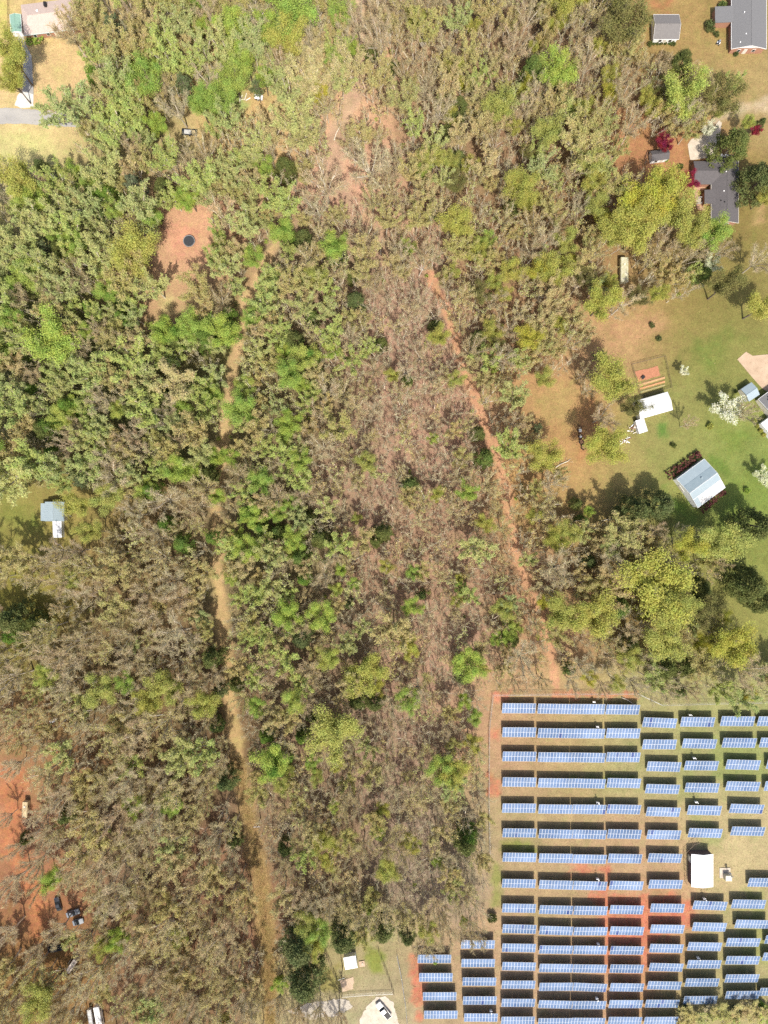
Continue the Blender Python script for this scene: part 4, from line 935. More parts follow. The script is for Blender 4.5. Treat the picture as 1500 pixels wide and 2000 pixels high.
c = at(106, 1407, 0.4)
t = thing('rowing_boat', 'small white upturned boat lying at the edge of bare trees', 'boat', (c.x, c.y, 0), math.radians(20))
m = MB(); vs = []; fs = []
for i in range(9):
    x = -1.6 + 3.2 * i / 8; w = 0.62 * (1 - max(0, (x + 0.4) / 2.0) ** 2) if x > -0.4 else 0.62 * (0.8 + 0.2 * (x + 1.6) / 1.2)
    for k in range(7):
        a = math.pi * k / 6; vs.append((x, w * math.cos(a), 0.02 + 0.48 * math.sin(a) ** 0.7 * (0.6 + 0.4 * w / 0.62)))
for i in range(8):
    for k in range(6): q = i * 7 + k; fs.append((q, q + 7, q + 8, q + 1))
fs += [tuple(range(7)), tuple(56 + k for k in range(6, -1, -1))]
m.add(vs, fs); obj('hull', m.mesh('hull', [M_WHITE], 0, True), t)
m = MB(); m.tube([(-1.62, 0, 0.5), (1.3, 0, 0.5), (1.62, 0, 0.2)], 0.04, 5); obj('keel', m.mesh('keel', [M_CREAM]), t)

# trampoline
c = at(369, 470.5, 0.9)
t = thing('trampoline', 'round black trampoline with pale rim on the bare orange clearing', 'trampoline', (c.x, c.y, 0))
R = 11 * S
m = MB(); m.prism([(R * 0.93 * math.cos(a), R * 0.93 * math.sin(a)) for a in np.linspace(0, 2 * math.pi, 48, endpoint=False)], 0.88, 0.9); obj('mat', m.mesh('mat', [M_MAT]), t)
m = MB(); n = 48; vs = []; fs = []
for i in range(n):
    a = 2 * math.pi * i / n
    for r_, z in ((R * 0.93, 0.91), (R * 1.04, 0.93), (R * 1.04, 0.87), (R * 0.93, 0.87)): vs.append((r_ * math.cos(a), r_ * math.sin(a), z))
for i in range(n):
    for k in range(4): a = i * 4 + k; b = i * 4 + (k + 1) % 4; d = ((i + 1) % n) * 4; fs.append((a, b, d + (k + 1) % 4, d + k))
m.add(vs, fs); obj('rim_pad', m.mesh('rim_pad', [surf('grey_pad', (0.24, 0.24, 0.25), None, 0.7)]), t)
for k in range(6):
    a = k * math.pi / 3; m = MB(); m.tube([(R * math.cos(a - .15), R * math.sin(a - .15), 0.88), (R * math.cos(a - .15), R * math.sin(a - .15), 0.03), (R * math.cos(a + .15), R * math.sin(a + .15), 0.03), (R * math.cos(a + .15), R * math.sin(a + .15), 0.88)], 0.03, 5)
    obj('leg', m.mesh('leg', [M_GALV]), t)

def pole(u, v, h, label, rz=0.0):
    c = at(u, v); t = thing('utility_pole', label, 'utility pole', c, rz)
    m = MB(); m.tube([(0, 0, -0.3), (0, 0, h)], [0.17, 0.11], 8); obj('pole', m.mesh('pole', [M_POLE]), t)
    m = MB(); m.box((0, 0.12, h - 0.5), (2.2, 0.12, 0.14)); obj('crossarm', m.mesh('crossarm', [M_PANEL_PALE]), t)
    for x in (-0.95, -0.35, 0.35, 0.95):
        m = MB(); m.tube([(x, 0.12, h - 0.43), (x, 0.12, h - 0.2)], [0.06, 0.04], 6); obj('insulator', m.mesh('insulator', [M_WHITE]), t)
pole(509, 1597, 7.6, 'wooden utility pole with white crossarm at the edge of the grassy track', 0.05)
pole(669, 1887, 7.2, 'thin wooden utility pole standing beside the white yard shed', 0.3)

c = at(707, 1882)
t = thing('concrete_slab', 'small square pinkish concrete slab beside the white yard shed', 'slab', (c.x, c.y, 0), 0.15)
m = MB(); m.box((0, 0, 0.1), (1.9, 1.9, 0.24)); obj('slab', m.mesh('slab', [M_PINKCONC], 0.02), t)
m = MB(); m.tube([(0.2, 0.1, 0.2), (0.2, 0.1, 0.42)], 0.3, 12); obj('lid', m.mesh('lid', [M_CONCRETE], 0.0), t)

# ------------------------------------------------------------------ trees: shared meshes
def unit(v): return v / (np.linalg.norm(v, axis=-1, keepdims=True) + 1e-9)

def ribbons(p0, p1, w0, w1, r):
    """thin flat strips (twigs) between point arrays"""
    d = unit(p1 - p0); n = unit(np.cross(d, r.normal(size=p0.shape)))
    w0 = np.broadcast_to(w0, (len(p0),))[:, None]; w1 = np.broadcast_to(w1, (len(p0),))[:, None]
    V = np.stack([p0 - n * w0, p0 + n * w0, p1 + n * w1, p1 - n * w1], 1).reshape(-1, 3)
    Q = np.arange(len(V)).reshape(-1, 4)
    return V, Q

def leaves(c, size, r, flat=0.5):
    """leaf sprays: small bent diamonds, mostly facing the sky"""
    n = len(c); nrm = unit(r.normal(size=(n, 3)) + np.array([0, 0, flat * 2.0]))
    a = unit(np.cross(nrm, r.normal(size=(n, 3)))); b = np.cross(nrm, a)
    s = size * r.uniform(0.6, 1.35, n)[:, None]
    V = np.stack([c - a * s, c + b * s * 0.62 + nrm * s * 0.12, c + a * s, c - b * s * 0.62 + nrm * s * 0.12], 1).reshape(-1, 3)
    return V, np.arange(n * 4).reshape(-1, 4)

def tubes(paths, n=5):
    V, Q = [], []
    o = 0
    for pts, rad in paths:
        pts = np.asarray(pts, float); m = len(pts)
        for i in range(m):
            d = unit(pts[min(i + 1, m - 1)] - pts[max(i - 1, 0)]); a = unit(np.cross(d, [0.3, 0.9, 0.2])); b = np.cross(d, a)
            for k in range(n):
                t = 2 * math.pi * k / n; V.append(pts[i] + (a * math.cos(t) + b * math.sin(t)) * rad[i])
        for i in range(m - 1):
            for k in range(n): Q.append((o + i * n + k, o + i * n + (k + 1) % n, o + (i + 1) * n + (k + 1) % n, o + (i + 1) * n + k))
        o += m * n
    return np.array(V), np.array(Q)

def join(parts):
    V, Q, M, o = [], [], [], 0
    for v, q, m in parts:
        V.append(v); Q.append(q + o); M.append(np.full(len(q), m)); o += len(v)
    return np.concatenate(V), np.concatenate(Q), np.concatenate(M)

def skeleton(seed, height=14.0, rad=4.0, fork=0.38, limbs=6, crown_low=0.45, lean=0.35, upward=1.0):
    """trunk, limbs and branch ends of a deciduous tree; returns tube paths and arrays of branch segments"""
    r = np.random.default_rng(seed)
    zf = height * fork; top = np.array([r.normal(0, lean), r.normal(0, lean), zf])
    trunk = [((np.array([0, 0, -0.3]), top * [0.4, 0.4, 0.5], top), (0.24, 0.2, 0.16))]
    limb_paths, br0, br1 = [], [], []
    for k in range(limbs):
        ang = 2 * math.pi * (k + r.uniform(-.35, .35)) / limbs
        reach = rad * r.uniform(0.62, 1.0); zt = height * r.uniform(0.72, 0.95)
        if k == 0: reach *= 0.25; zt = height * 0.98
        end = np.array([math.cos(ang) * reach, math.sin(ang) * reach, zt])
        st = top * [1, 1, r.uniform(0.85, 1.0)]
        mid1 = st + (end - st) * 0.33 + np.array([0, 0, height * 0.03]) + r.normal(0, .18, 3); mid2 = st + (end - st) * 0.68 + np.array([0, 0, height * 0.03]) + r.normal(0, .22, 3)
        limb_paths.append(((st, mid1, mid2, end), (0.16, 0.12, 0.08, 0.035)))
        P = np.array([st, mid1, mid2, end])
        for j in range(9):
            f = 0.22 + 0.78 * (j + r.uniform(0, 1)) / 9; x = f * 3; i = min(int(x), 2); p = P[i] + (P[i + 1] - P[i]) * (x - i)
            d = unit((end - st) / 3 + r.normal(0, 0.55, 3) * np.array([1.2, 1.2, 0.6]) + np.array([0, 0, 0.25 * upward])) * rad * r.uniform(0.28, 0.55) * (1.15 - 0.4 * f)
            br0.append(p); br1.append(p + d)
    return trunk, limb_paths, np.array(br0), np.array(br1), r

def twig_cloud(b0, b1, r, per=7, length=0.9, sub=3, spread=0.75):
    """fine branching grown from branch segments"""
    n = len(b0)
    f = r.uniform(0.25, 1.0, (n, per, 1)); p = b0[:, None] + (b1 - b0)[:, None] * f
    d = unit(unit(b1 - b0)[:, None] + r.normal(0, spread, (n, per, 3)) + np.array([0, 0, 0.25])) * length * r.uniform(0.5, 1.2, (n, per, 1))
    t0 = p.reshape(-1, 3); t1 = (p + d).reshape(-1, 3)
    m = len(t0)
    f = r.uniform(0.2, 1.0, (m, sub, 1)); p = t0[:, None] + (t1 - t0)[:, None] * f
    d = unit(unit(t1 - t0)[:, None] + r.normal(0, spread, (m, sub, 3)) + np.array([0, 0, 0.2])) * length * 0.62 * r.uniform(0.5, 1.2, (m, sub, 1))
    return t0, t1, p.reshape(-1, 3), (p + d).reshape(-1, 3)

TREE = {}     # kind -> list of (trunk mesh, crown mesh)
def make_bare(kind, seed, bark, twig, dense=1.0, bud=None, nbud=0, budsize=0.16):
    trunk, limbs, b0, b1, r = skeleton(seed, limbs=int(r_choice(seed, (7, 8, 9))))
    V, Q = tubes(trunk + limbs)
    tm = mesh_arrays(kind + '_trunk', V, Q, [bark], smooth_shade=True)
    t0, t1, s0, s1 = twig_cloud(b0, b1, r, per=int(9 * dense), sub=int(5 * dense))
    parts = [(*tubes([((a, b), (0.048, 0.018)) for a, b in zip(b0, b1)], 3), 0), (*ribbons(t0, t1, 0.032, 0.018, r), 1), (*ribbons(s0, s1, 0.026, 0.012, r), 1)]
    if bud is not None:
        c = s0[r.integers(0, len(s0), nbud)] * 0 + (lambda i: s0[i] + (s1 - s0)[i] * r.uniform(0.2, 1.1, (nbud, 1)))(r.integers(0, len(s0), nbud)) + r.normal(0, 0.08, (nbud, 3))
        parts.append((*leaves(c, budsize, r), 2))
    V, Q, M = join(parts)
    cm = mesh_arrays(kind + '_crown', V, Q, [bark, twig] + ([bud] if bud is not None else []), M)
    TREE.setdefault(kind, []).append((tm, cm))
def r_choice(seed, seq): return seq[seed % len(seq)]

def make_leafy(kind, seed, bark, leaf, nleaf, size, clumpy=0.75, flat=0.5, accent=None):
    """full crown: leaf sprays gathered into clumps at the branch ends, sky gaps between them"""
    trunk, limbs, b0, b1, r = skeleton(seed, limbs=6 + seed % 3, crown_low=0.4)
    V, Q = tubes(trunk + limbs)
    tm = mesh_arrays(kind + '_trunk', V, Q, [bark], smooth_shade=True)
    t0, t1, s0, s1 = twig_cloud(b0, b1, r, per=5, sub=2)
    heads = np.concatenate([b1, t1[r.integers(0, len(t1), 150)]]); hw = r.uniform(0.5, 1.5, len(heads)); hw /= hw.sum()
    hi = r.choice(len(heads), nleaf, p=hw); sp = r.uniform(0.45, 0.85, len(heads))[hi]
    off = unit(r.normal(size=(nleaf, 3))) * (r.uniform(0, 1, (nleaf, 1)) ** 0.5) * sp[:, None] * [1.15, 1.15, 0.7] * clumpy / 0.75
    c = heads[hi] + off
    parts = [(*tubes([((a, b), (0.035, 0.014)) for a, b in zip(b0, b1)], 3), 0), (*ribbons(t0, t1, 0.02, 0.01, r), 0), (*leaves(c, size, r, flat), 1)]
    if accent is not None:
        k = nleaf * 3 // 4; parts.append((*leaves(c[:k] + [0, 0, 0.12] + r.normal(0, .1, (k, 3)), size * 1.1, r, 0.9), 2))
    V, Q, M = join(parts)
    cm = mesh_arrays(kind + '_crown', V, Q, [bark, leaf] + ([accent] if accent is not None else []), M)
    TREE.setdefault(kind, []).append((tm, cm))

def make_pine(kind, seed, bark, needle, tufts=150, per=26, height=14.0, rad=4.0):
    r = np.random.default_rng(seed)
    top = np.array([r.normal(0, .3), r.normal(0, .3), height * 0.97])
    paths = [((np.array([0, 0, -0.3]), top * 0.5, top), (0.22, 0.15, 0.04))]
    heads = []
    for k in range(34):
        f = r.uniform(0.48, 0.97); a = r.uniform(0, 6.283); reach = rad * (1.05 - 0.75 * ((f - 0.48) / 0.5) ** 1.3) * r.uniform(0.6, 1.0)
        p = top * f; e = p + np.array([math.cos(a) * reach, math.sin(a) * reach, 0.5 + r.uniform(-.4, .6)])
        paths.append(((p, (p + e) / 2 + [0, 0, .15], e), (0.06, 0.045, 0.02)))
        for q in range(5):
            g = r.uniform(0.4, 1.05); heads.append(p + (e - p) * g + r.normal(0, .35, 3) * [1, 1, .5])
    heads.append(top)
    V, Q = tubes(paths, 4); tm = mesh_arrays(kind + '_trunk', V, Q, [bark], smooth_shade=True)
    heads = np.array(heads); n = len(heads) * per
    hh = np.repeat(heads, per, 0); d = unit(r.normal(size=(n, 3)) + [0, 0, 0.35]) * r.uniform(0.28, 0.6, (n, 1))
    V, Q, M = join([(*ribbons(hh, hh + d, 0.05, 0.03, r), 0)])
    TREE.setdefault(kind, []).append((tm, mesh_arrays(kind + '_crown', V, Q, [needle], M)))

def make_dense(kind, seed, bark, leaf, nleaf, size, height=14.0, rad=4.0, cone=0.4):
    """dense evergreen such as cedar, holly or magnolia: lumpy shell of leaves down to low branches"""
    r = np.random.default_rng(seed)
    V, Q = tubes([((np.array([0, 0, -0.3]), np.array([0.1, 0, height * 0.5]), np.array([0.1, 0.1, height * 0.9])), (0.25, 0.18, 0.05))], 6)
    tm = mesh_arrays(kind + '_trunk', V, Q, [bark], smooth_shade=True)
    m = 110; z = r.uniform(0.22, 1.0, m); a = r.uniform(0, 6.283, m)
    rr = rad * np.clip((1 - ((z - 0.35) / 0.66) ** 2 * np.sign(z - 0.35)), 0.05, 1) ** 0.6 * (1 - cone * np.clip(z - 0.3, 0, 1)) * r.uniform(0.55, 1.0, m)
    heads = np.stack([np.cos(a) * rr, np.sin(a) * rr, z * height * 0.95], -1); sp = r.uniform(0.55, 1.05, m)
    hi = r.integers(0, m, nleaf)
    c = heads[hi] + unit(r.normal(size=(nleaf, 3))) * (r.uniform(0, 1, (nleaf, 1)) ** 0.45) * sp[hi][:, None] * [1.1, 1.1, 0.8]
    V, Q = leaves(c, size, r, 0.4)
    TREE.setdefault(kind, []).append((tm, mesh_arrays(kind + '_crown', V, Q, [leaf])))

for k in range(7): make_bare('B', 100 + k, M_BARK_PALE, M_TWIG, 1.0)
for k in range(7): make_bare('O', 200 + k, M_BARK_PALE, M_TWIG, 0.95, M_BUD, 11000, 0.11)
for k in range(6): make_bare('T', 250 + k, M_BARK_PALE, M_TWIG, 0.72, M_BUD, 2600, 0.10)
for k in range(6): make_bare('G', 300 + k, M_BARK_PALE, M_TWIG, 0.75, M_PALE, 16000, 0.1)
for k in range(5): make_leafy('L', 400 + k, M_BARK_DARK, M_LIME, 13000, 0.115, 1.2)
for k in range(5): make_leafy('Y', 500 + k, M_BARK_DARK, M_YELLOW, 14000, 0.115, 1.25)
for k in range(5): make_dense('E', 600 + k, M_BARK_DARK, M_DARK, 9500, 0.16)
for k in range(4): make_dense('V', 650 + k, M_BARK_DARK, M_SHADE_GREEN, 10000, 0.14)
for k in range(4): make_pine('P', 700 + k, M_BARK_DARK, M_PINE)
for k in range(2): make_leafy('R', 800 + k, M_BARK_DARK, M_RED, 7000, 0.15, 0.9)
for k in range(2): make_leafy('W', 850 + k, M_BARK_DARK, M_PALE, 6000, 0.13, 0.9, 0.5, M_WHITE_FLOWER)
for k in range(3): make_leafy('D', 900 + k, M_BARK_DARK, foliage('dusky_olive_leaves', [(0.16, 0.155, 0.05), (0.20, 0.19, 0.06)], 0.2) if k == 0 else bpy.data.materials['dusky_olive_leaves'], 11000, 0.12, 1.1)

NAMES = {'V': 'privet_tree', 'T': 'thin_tree', 'B': 'bare_tree', 'O': 'budding_tree', 'G': 'young_leaf_tree', 'L': 'lime_tree', 'Y': 'flowering_oak', 'E': 'evergreen_tree', 'P': 'pine_tree', 'R': 'crimson_maple', 'W': 'dogwood_tree', 'D': 'olive_tree'}
CATS = {'V': 'privet tree', 'T': 'thin tree', 'B': 'bare tree', 'O': 'budding tree', 'G': 'leafing tree', 'L': 'green tree', 'Y': 'oak tree', 'E': 'evergreen tree', 'P': 'pine tree', 'R': 'maple tree', 'W': 'dogwood tree', 'D': 'leafy tree'}
LOOK = {'V': 'shade-darkened green bushy privet tree', 'T': 'thin see-through tree with brown twigs', 'B': 'leafless grey tree with pale twigs', 'O': 'tan budding tree with thin haze', 'G': 'pale green tree just coming into leaf', 'L': 'bright lime green tree', 'Y': 'yellow olive oak in flower',
        'E': 'dense dark evergreen', 'P': 'dark pine with needle tufts', 'R': 'crimson leaved maple', 'W': 'white blossomed dogwood', 'D': 'dusky olive leaved tree'}
def line_u(tr, v): return float(np.interp(v, [p[1] for p in tr], [p[0] for p in tr]))
def region(u, v):
    if u < line_u(TRACK_A, max(v, 430)): return ('round the trampoline clearing', 0) if v < 950 else ('in the wood by the red dirt drive', 1)
    if v > 1340: return ('in the wood beside the solar field', 2) if u < 1000 else ('at the solar field corner', 6)
    if v < 515 and u < 835: return ('in the wood above the clay track', 3)
    if v >= 515 and u < line_u(TRACK_B, v): return ('in the wood between the two dirt tracks', 4)
    return ('in the wood beside the lawns', 5)

MARKS = [(369, 470, 'near the trampoline'), (60, 230, 'near the grey road end'), (100, 40, 'near the pinkish roofed house'), (370, 258, 'near the open dark trailer'), (505, 190, 'near the small white box trailer'), (690, 100, 'beside the upper clay path'),
         (690, 330, 'on the open pinkish clay floor'), (1300, 55, 'near the grey shingled garage'), (1288, 303, 'near the small dark shed'), (1220, 526, 'near the long mossy trailer'), (1396, 370, 'near the dark ranch house'), (850, 560, 'at the head of the clay track'),
         (920, 760, 'beside the middle of the clay track'), (1000, 1030, 'beside the lower clay track'), (1065, 1240, 'at the tail of the clay track'), (1135, 855, 'near the line of carts'), (105, 1000, 'near the blue grey cabin'), (40, 1165, 'near the small meadow'),
         (106, 1407, 'near the upturned boat'), (48, 1582, 'near the tan trailer'), (130, 1785, 'near the parked cars'), (139, 1888, 'near the slanting camper'), (190, 1985, 'near the bright white camper'), (509, 1597, 'near the crossarm utility pole'), (520, 1820, 'beside the wide grassy track'),
         (430, 1200, 'beside the widest sandy stretch of track'), (430, 1000, 'beside the narrow sandy track'), (460, 700, 'beside the upper sandy track'), (657, 1425, 'near the golden yellow oak'), (570, 1220, 'near the lush green tree'), (735, 1625, 'near the vivid lime sapling'),
         (684, 1880, 'near the white yard shed'), (920, 1300, 'near the pale lime tree'), (955, 1520, 'beside the solar side fence'), (860, 1830, 'above the first solar tables'), (1420, 1985, 'below the last solar tables'), (1150, 1345, 'behind the woodland solar fence'), (1278, 1150, 'near the widest yellow oak'), (1369, 944, 'near the barn'),
         (800, 1000, 'deep in the central wood'), (720, 760, 'in the reddish central wood'), (105, 655, 'near the broad vivid lime tree'), (135, 790, 'near the lone rounded green tree'), (1088, 135, 'near the tall lone lime tree'), (930, 330, 'in the wood above the clay track'),
         (350, 1240, 'near the wide leafless tree'), (270, 1600, 'in the grey wood beyond the tan trailer'), (330, 1820, 'between parked cars and grassy track'), (280, 700, 'in the pale green wood below the trampoline'), (200, 1300, 'in the wood above the upturned boat'), (575, 830, 'between the sandy track and reddish wood'),
         (450, 60, 'in the bright green wood above the trailers'), (1480, 590, 'at the lawn edge below the white dogwood'), (85, 326, 'near the straw coloured field')]
def near_mark(u, v): return min(MARKS, key=lambda m: (m[0] - u) ** 2 + (m[1] - v) ** 2)[2]
def size_word(rp): return 'slender' if rp < 13 else 'small' if rp < 18 else 'medium' if rp < 24 else 'large' if rp < 32 else 'broad'
COUNT = {}
tr_rng = np.random.default_rng(77)
def plant(kind, u, v, rpx, label=None, hk=1.0, group=True, name=None):
    r = rpx * S
    h = (min(19.0, 4.5 + r * 2.6) if kind not in 'RW' else 2.6 + r * 1.5) * tr_rng.uniform(0.9, 1.1) * hk
    if kind in 'EP' and r < 3: h *= 0.85
    hc = h * 0.72
    c = at(u, v, hc)
    reg = near_mark(u, v)
    lab = label or (size_word(rpx) + ' ' + LOOK[kind] + ' ' + reg)
    t = thing(name or NAMES[kind], lab, CATS[kind], (c.x, c.y, 0), tr_rng.uniform(0, 6.283), CATS[kind] + 's ' + reg, (r / 4.0, r / 4.0, h / 14.0))
    t.rotation_euler[0] = tr_rng.normal(0, 0.03); t.rotation_euler[1] = tr_rng.normal(0, 0.03)
    tm, cm = TREE[kind][int(tr_rng.integers(0, len(TREE[kind])))]
    obj('trunk', tm, t); obj('crown', cm, t)
    COUNT[kind] = COUNT.get(kind, 0) + 1
    return t

# trees that can be recognised in the photograph: kind, u, v, crown radius in px, own label
SPECIAL = [
    ('Y', 18, 112, 34, 'broad yellow green oak overhanging the grey driveway by the pinkish house'), ('Y', 28, 165, 24, 'smaller yellow green oak above the white gravel apron'),
    ('G', 135, 215, 48, 'large pale lime tree overhanging the end of the grey road'), ('P', 360, 163, 24, 'tall dark pine above the cluttered car'),
    ('E', 85, 326, 18, 'dark round evergreen at the edge of the straw coloured field'), ('L', 1088, 135, 33, 'tall bright lime tree standing alone above grey bare trees'),
    ('L', 1335, 180, 40, 'broad bright lime tree between the grey garage and the pale drive'), ('D', 1410, 186, 34, 'dusky tree overhanging the start of the pale dirt drive'),
    ('D', 1212, 42, 46, 'large dusky olive tree beside the grey shingled garage'), ('E', 1335, 122, 26, 'dark evergreen directly above the broad bright lime tree'),
    ('R', 1297, 278, 19, 'crimson maple leaning over the small dark shed'), ('R', 1341, 357, 22, 'crimson maple at the corner of the dark ranch house'), ('R', 1475, 255, 12, 'small crimson maple in the lawn beside the dark evergreen'),
    ('W', 1385, 253, 14, 'white dogwood at the head of the concrete driveway'), ('E', 1438, 276, 36, 'big dark evergreen shading the concrete driveway'), ('L', 1462, 240, 11, 'small lime green tree next to the small crimson maple'),
    ('E', 1488, 238, 10, 'small dark evergreen beyond the small crimson maple'), ('E', 1492, 345, 38, 'dark evergreen on the lawn side of the dark ranch house'), ('Y', 1495, 385, 18, 'yellow green tree crown against the dark evergreen by the ranch house'),
    ('L', 1402, 460, 30, 'bright green tree covering the end of the dark ranch house'), ('W', 1391, 516, 17, 'white dogwood between olive oaks and the lawn'), ('D', 1422, 558, 30, 'dark thin leaved tree standing in the lawn below the white dogwood'),
    ('Y', 1492, 600, 32, 'yellow oak at the lawn edge beside the dark thin leaved tree'), ('B', 1485, 510, 26, 'leafless tree casting thin shade on the lawn track'),
    ('Y', 1196, 745, 40, 'rounded yellow oak beside the fenced vegetable plot'), ('D', 1235, 795, 22, 'dusky tree overhanging the end of the white metal garage'), ('B', 1180, 816, 30, 'wide leafless grey tree between two yellow oaks by the carts'),
    ('Y', 1185, 866, 36, 'yellow green oak next to the line of carts'), ('P', 1170, 700, 18, 'dark pine behind the rounded yellow oak by the vegetable plot'), ('P', 1050, 836, 14, 'lone dark pine at the tan clearing edge'),
    ('W', 1422, 797, 27, 'large white dogwood in the middle of the lawn'), ('W', 1335, 724, 9, 'small yellowish white dogwood on the lawn near the vegetable plot'), ('W', 1494, 928, 18, 'white dogwood at the lawn edge beyond the barn'),
    ('B', 1347, 828, 14, 'small leafless tree alone on the lawn'), ('B', 1458, 808, 22, 'thin leafless tree between the large white dogwood and the porch'), ('E', 1128, 985, 13, 'small dark evergreen at the bottom of the tan clearing'),
    ('E', 1242, 1000, 30, 'dark evergreen below the barn, the one further from its wall'), ('E', 1292, 985, 30, 'dark evergreen touching the corner of the barn hedge'), ('E', 1482, 1022, 36, 'large dark evergreen at the lawn edge below the white dogwood'),
    ('E', 1470, 1142, 36, 'almost black evergreen standing in the lower lawn'), ('E', 1494, 1175, 26, 'dark green tree joined to the almost black evergreen'), ('D', 1376, 1188, 30, 'thin dark tree between the bright yellow oak and the lower lawn'),
    ('Y', 1278, 1150, 62, 'very large yellow oak, widest crown beside the lower lawn'), ('Y', 1290, 1242, 40, 'brightest yellow oak above the dark hedge of evergreens'), ('Y', 1428, 1262, 40, 'yellow oak at the bottom of the lower lawn'),
    ('Y', 1402, 1062, 42, 'yellow oak spreading over the lawn below the barn'), ('Y', 1345, 1070, 28, 'tan yellow oak beside the oak below the barn'), ('E', 1300, 1305, 26, 'dark evergreen below the brightest yellow oak'), ('E', 1338, 1304, 24, 'bushy green evergreen next to the dark one below the yellow oak'),
    ('Y', 657, 1425, 47, 'large isolated golden yellow oak in the middle of bare woodland'), ('E', 950, 893, 20, 'round glossy evergreen at the side of the clay track'), ('E', 934, 845, 16, 'darker evergreen just above the glossy one by the clay track'),
    ('Y', 855, 655, 20, 'yellow green tree with dark shadow beside the upper clay track'), ('E', 850, 633, 14, 'small evergreen behind the yellow green tree beside the clay track'), ('L', 920, 1300, 28, 'pale lime tree above the corner of the solar field'),
    ('E', 580, 1860, 38, 'tall dark pine-like evergreen beside the grassy track'), ('E', 592, 1932, 38, 'largest dark evergreen above the grey gravel'), ('E', 672, 1838, 32, 'dark evergreen overhanging the white yard shed'), ('E', 744, 1822, 26, 'dark evergreen at the top corner of the fenced yard'),
    ('E', 797, 1832, 19, 'almost black evergreen beside the first solar table'), ('L', 735, 1625, 13, 'small vivid lime tree in bare grey woodland'), ('E', 910, 1650, 26, 'leafy evergreen near the side fence of the solar field'),
    ('L', 575, 1050, 22, 'vivid lime tree in the wood beside the sandy track'), ('L', 455, 1125, 14, 'small vivid lime tree touching the sandy track'), ('L', 562, 1198, 26, 'lush green tree above the deep shade of the wood'), ('E', 590, 1245, 24, 'dark evergreen under the lush green tree'),
    ('L', 105, 655, 46, 'broad vivid lime tree in the pale green wood'), ('B', 350, 1240, 42, 'wide spreading leafless tree with long pale limbs'), ('E', 22, 1208, 30, 'black green evergreen at the foot of the small meadow'), ('E', 64, 1216, 22, 'smaller dark evergreen beside the black green one by the meadow'),
    ('E', 415, 1290, 24, 'dark evergreen overhanging the clay side of the sandy track'), ('E', 45, 1642, 13, 'small dark evergreen between the tan trailer and the red drive'), ('E', 455, 1645, 17, 'small dark evergreen at the edge of the straw grass track'),
    ('L', 135, 790, 18, 'rounded green tree alone among grey twigs'), ('L', 1150, 1000, 10, 'small lime shrub tree by the tan clearing')]
for kind, u, v, rp, lab in SPECIAL: plant(kind, u, v, rp, lab)

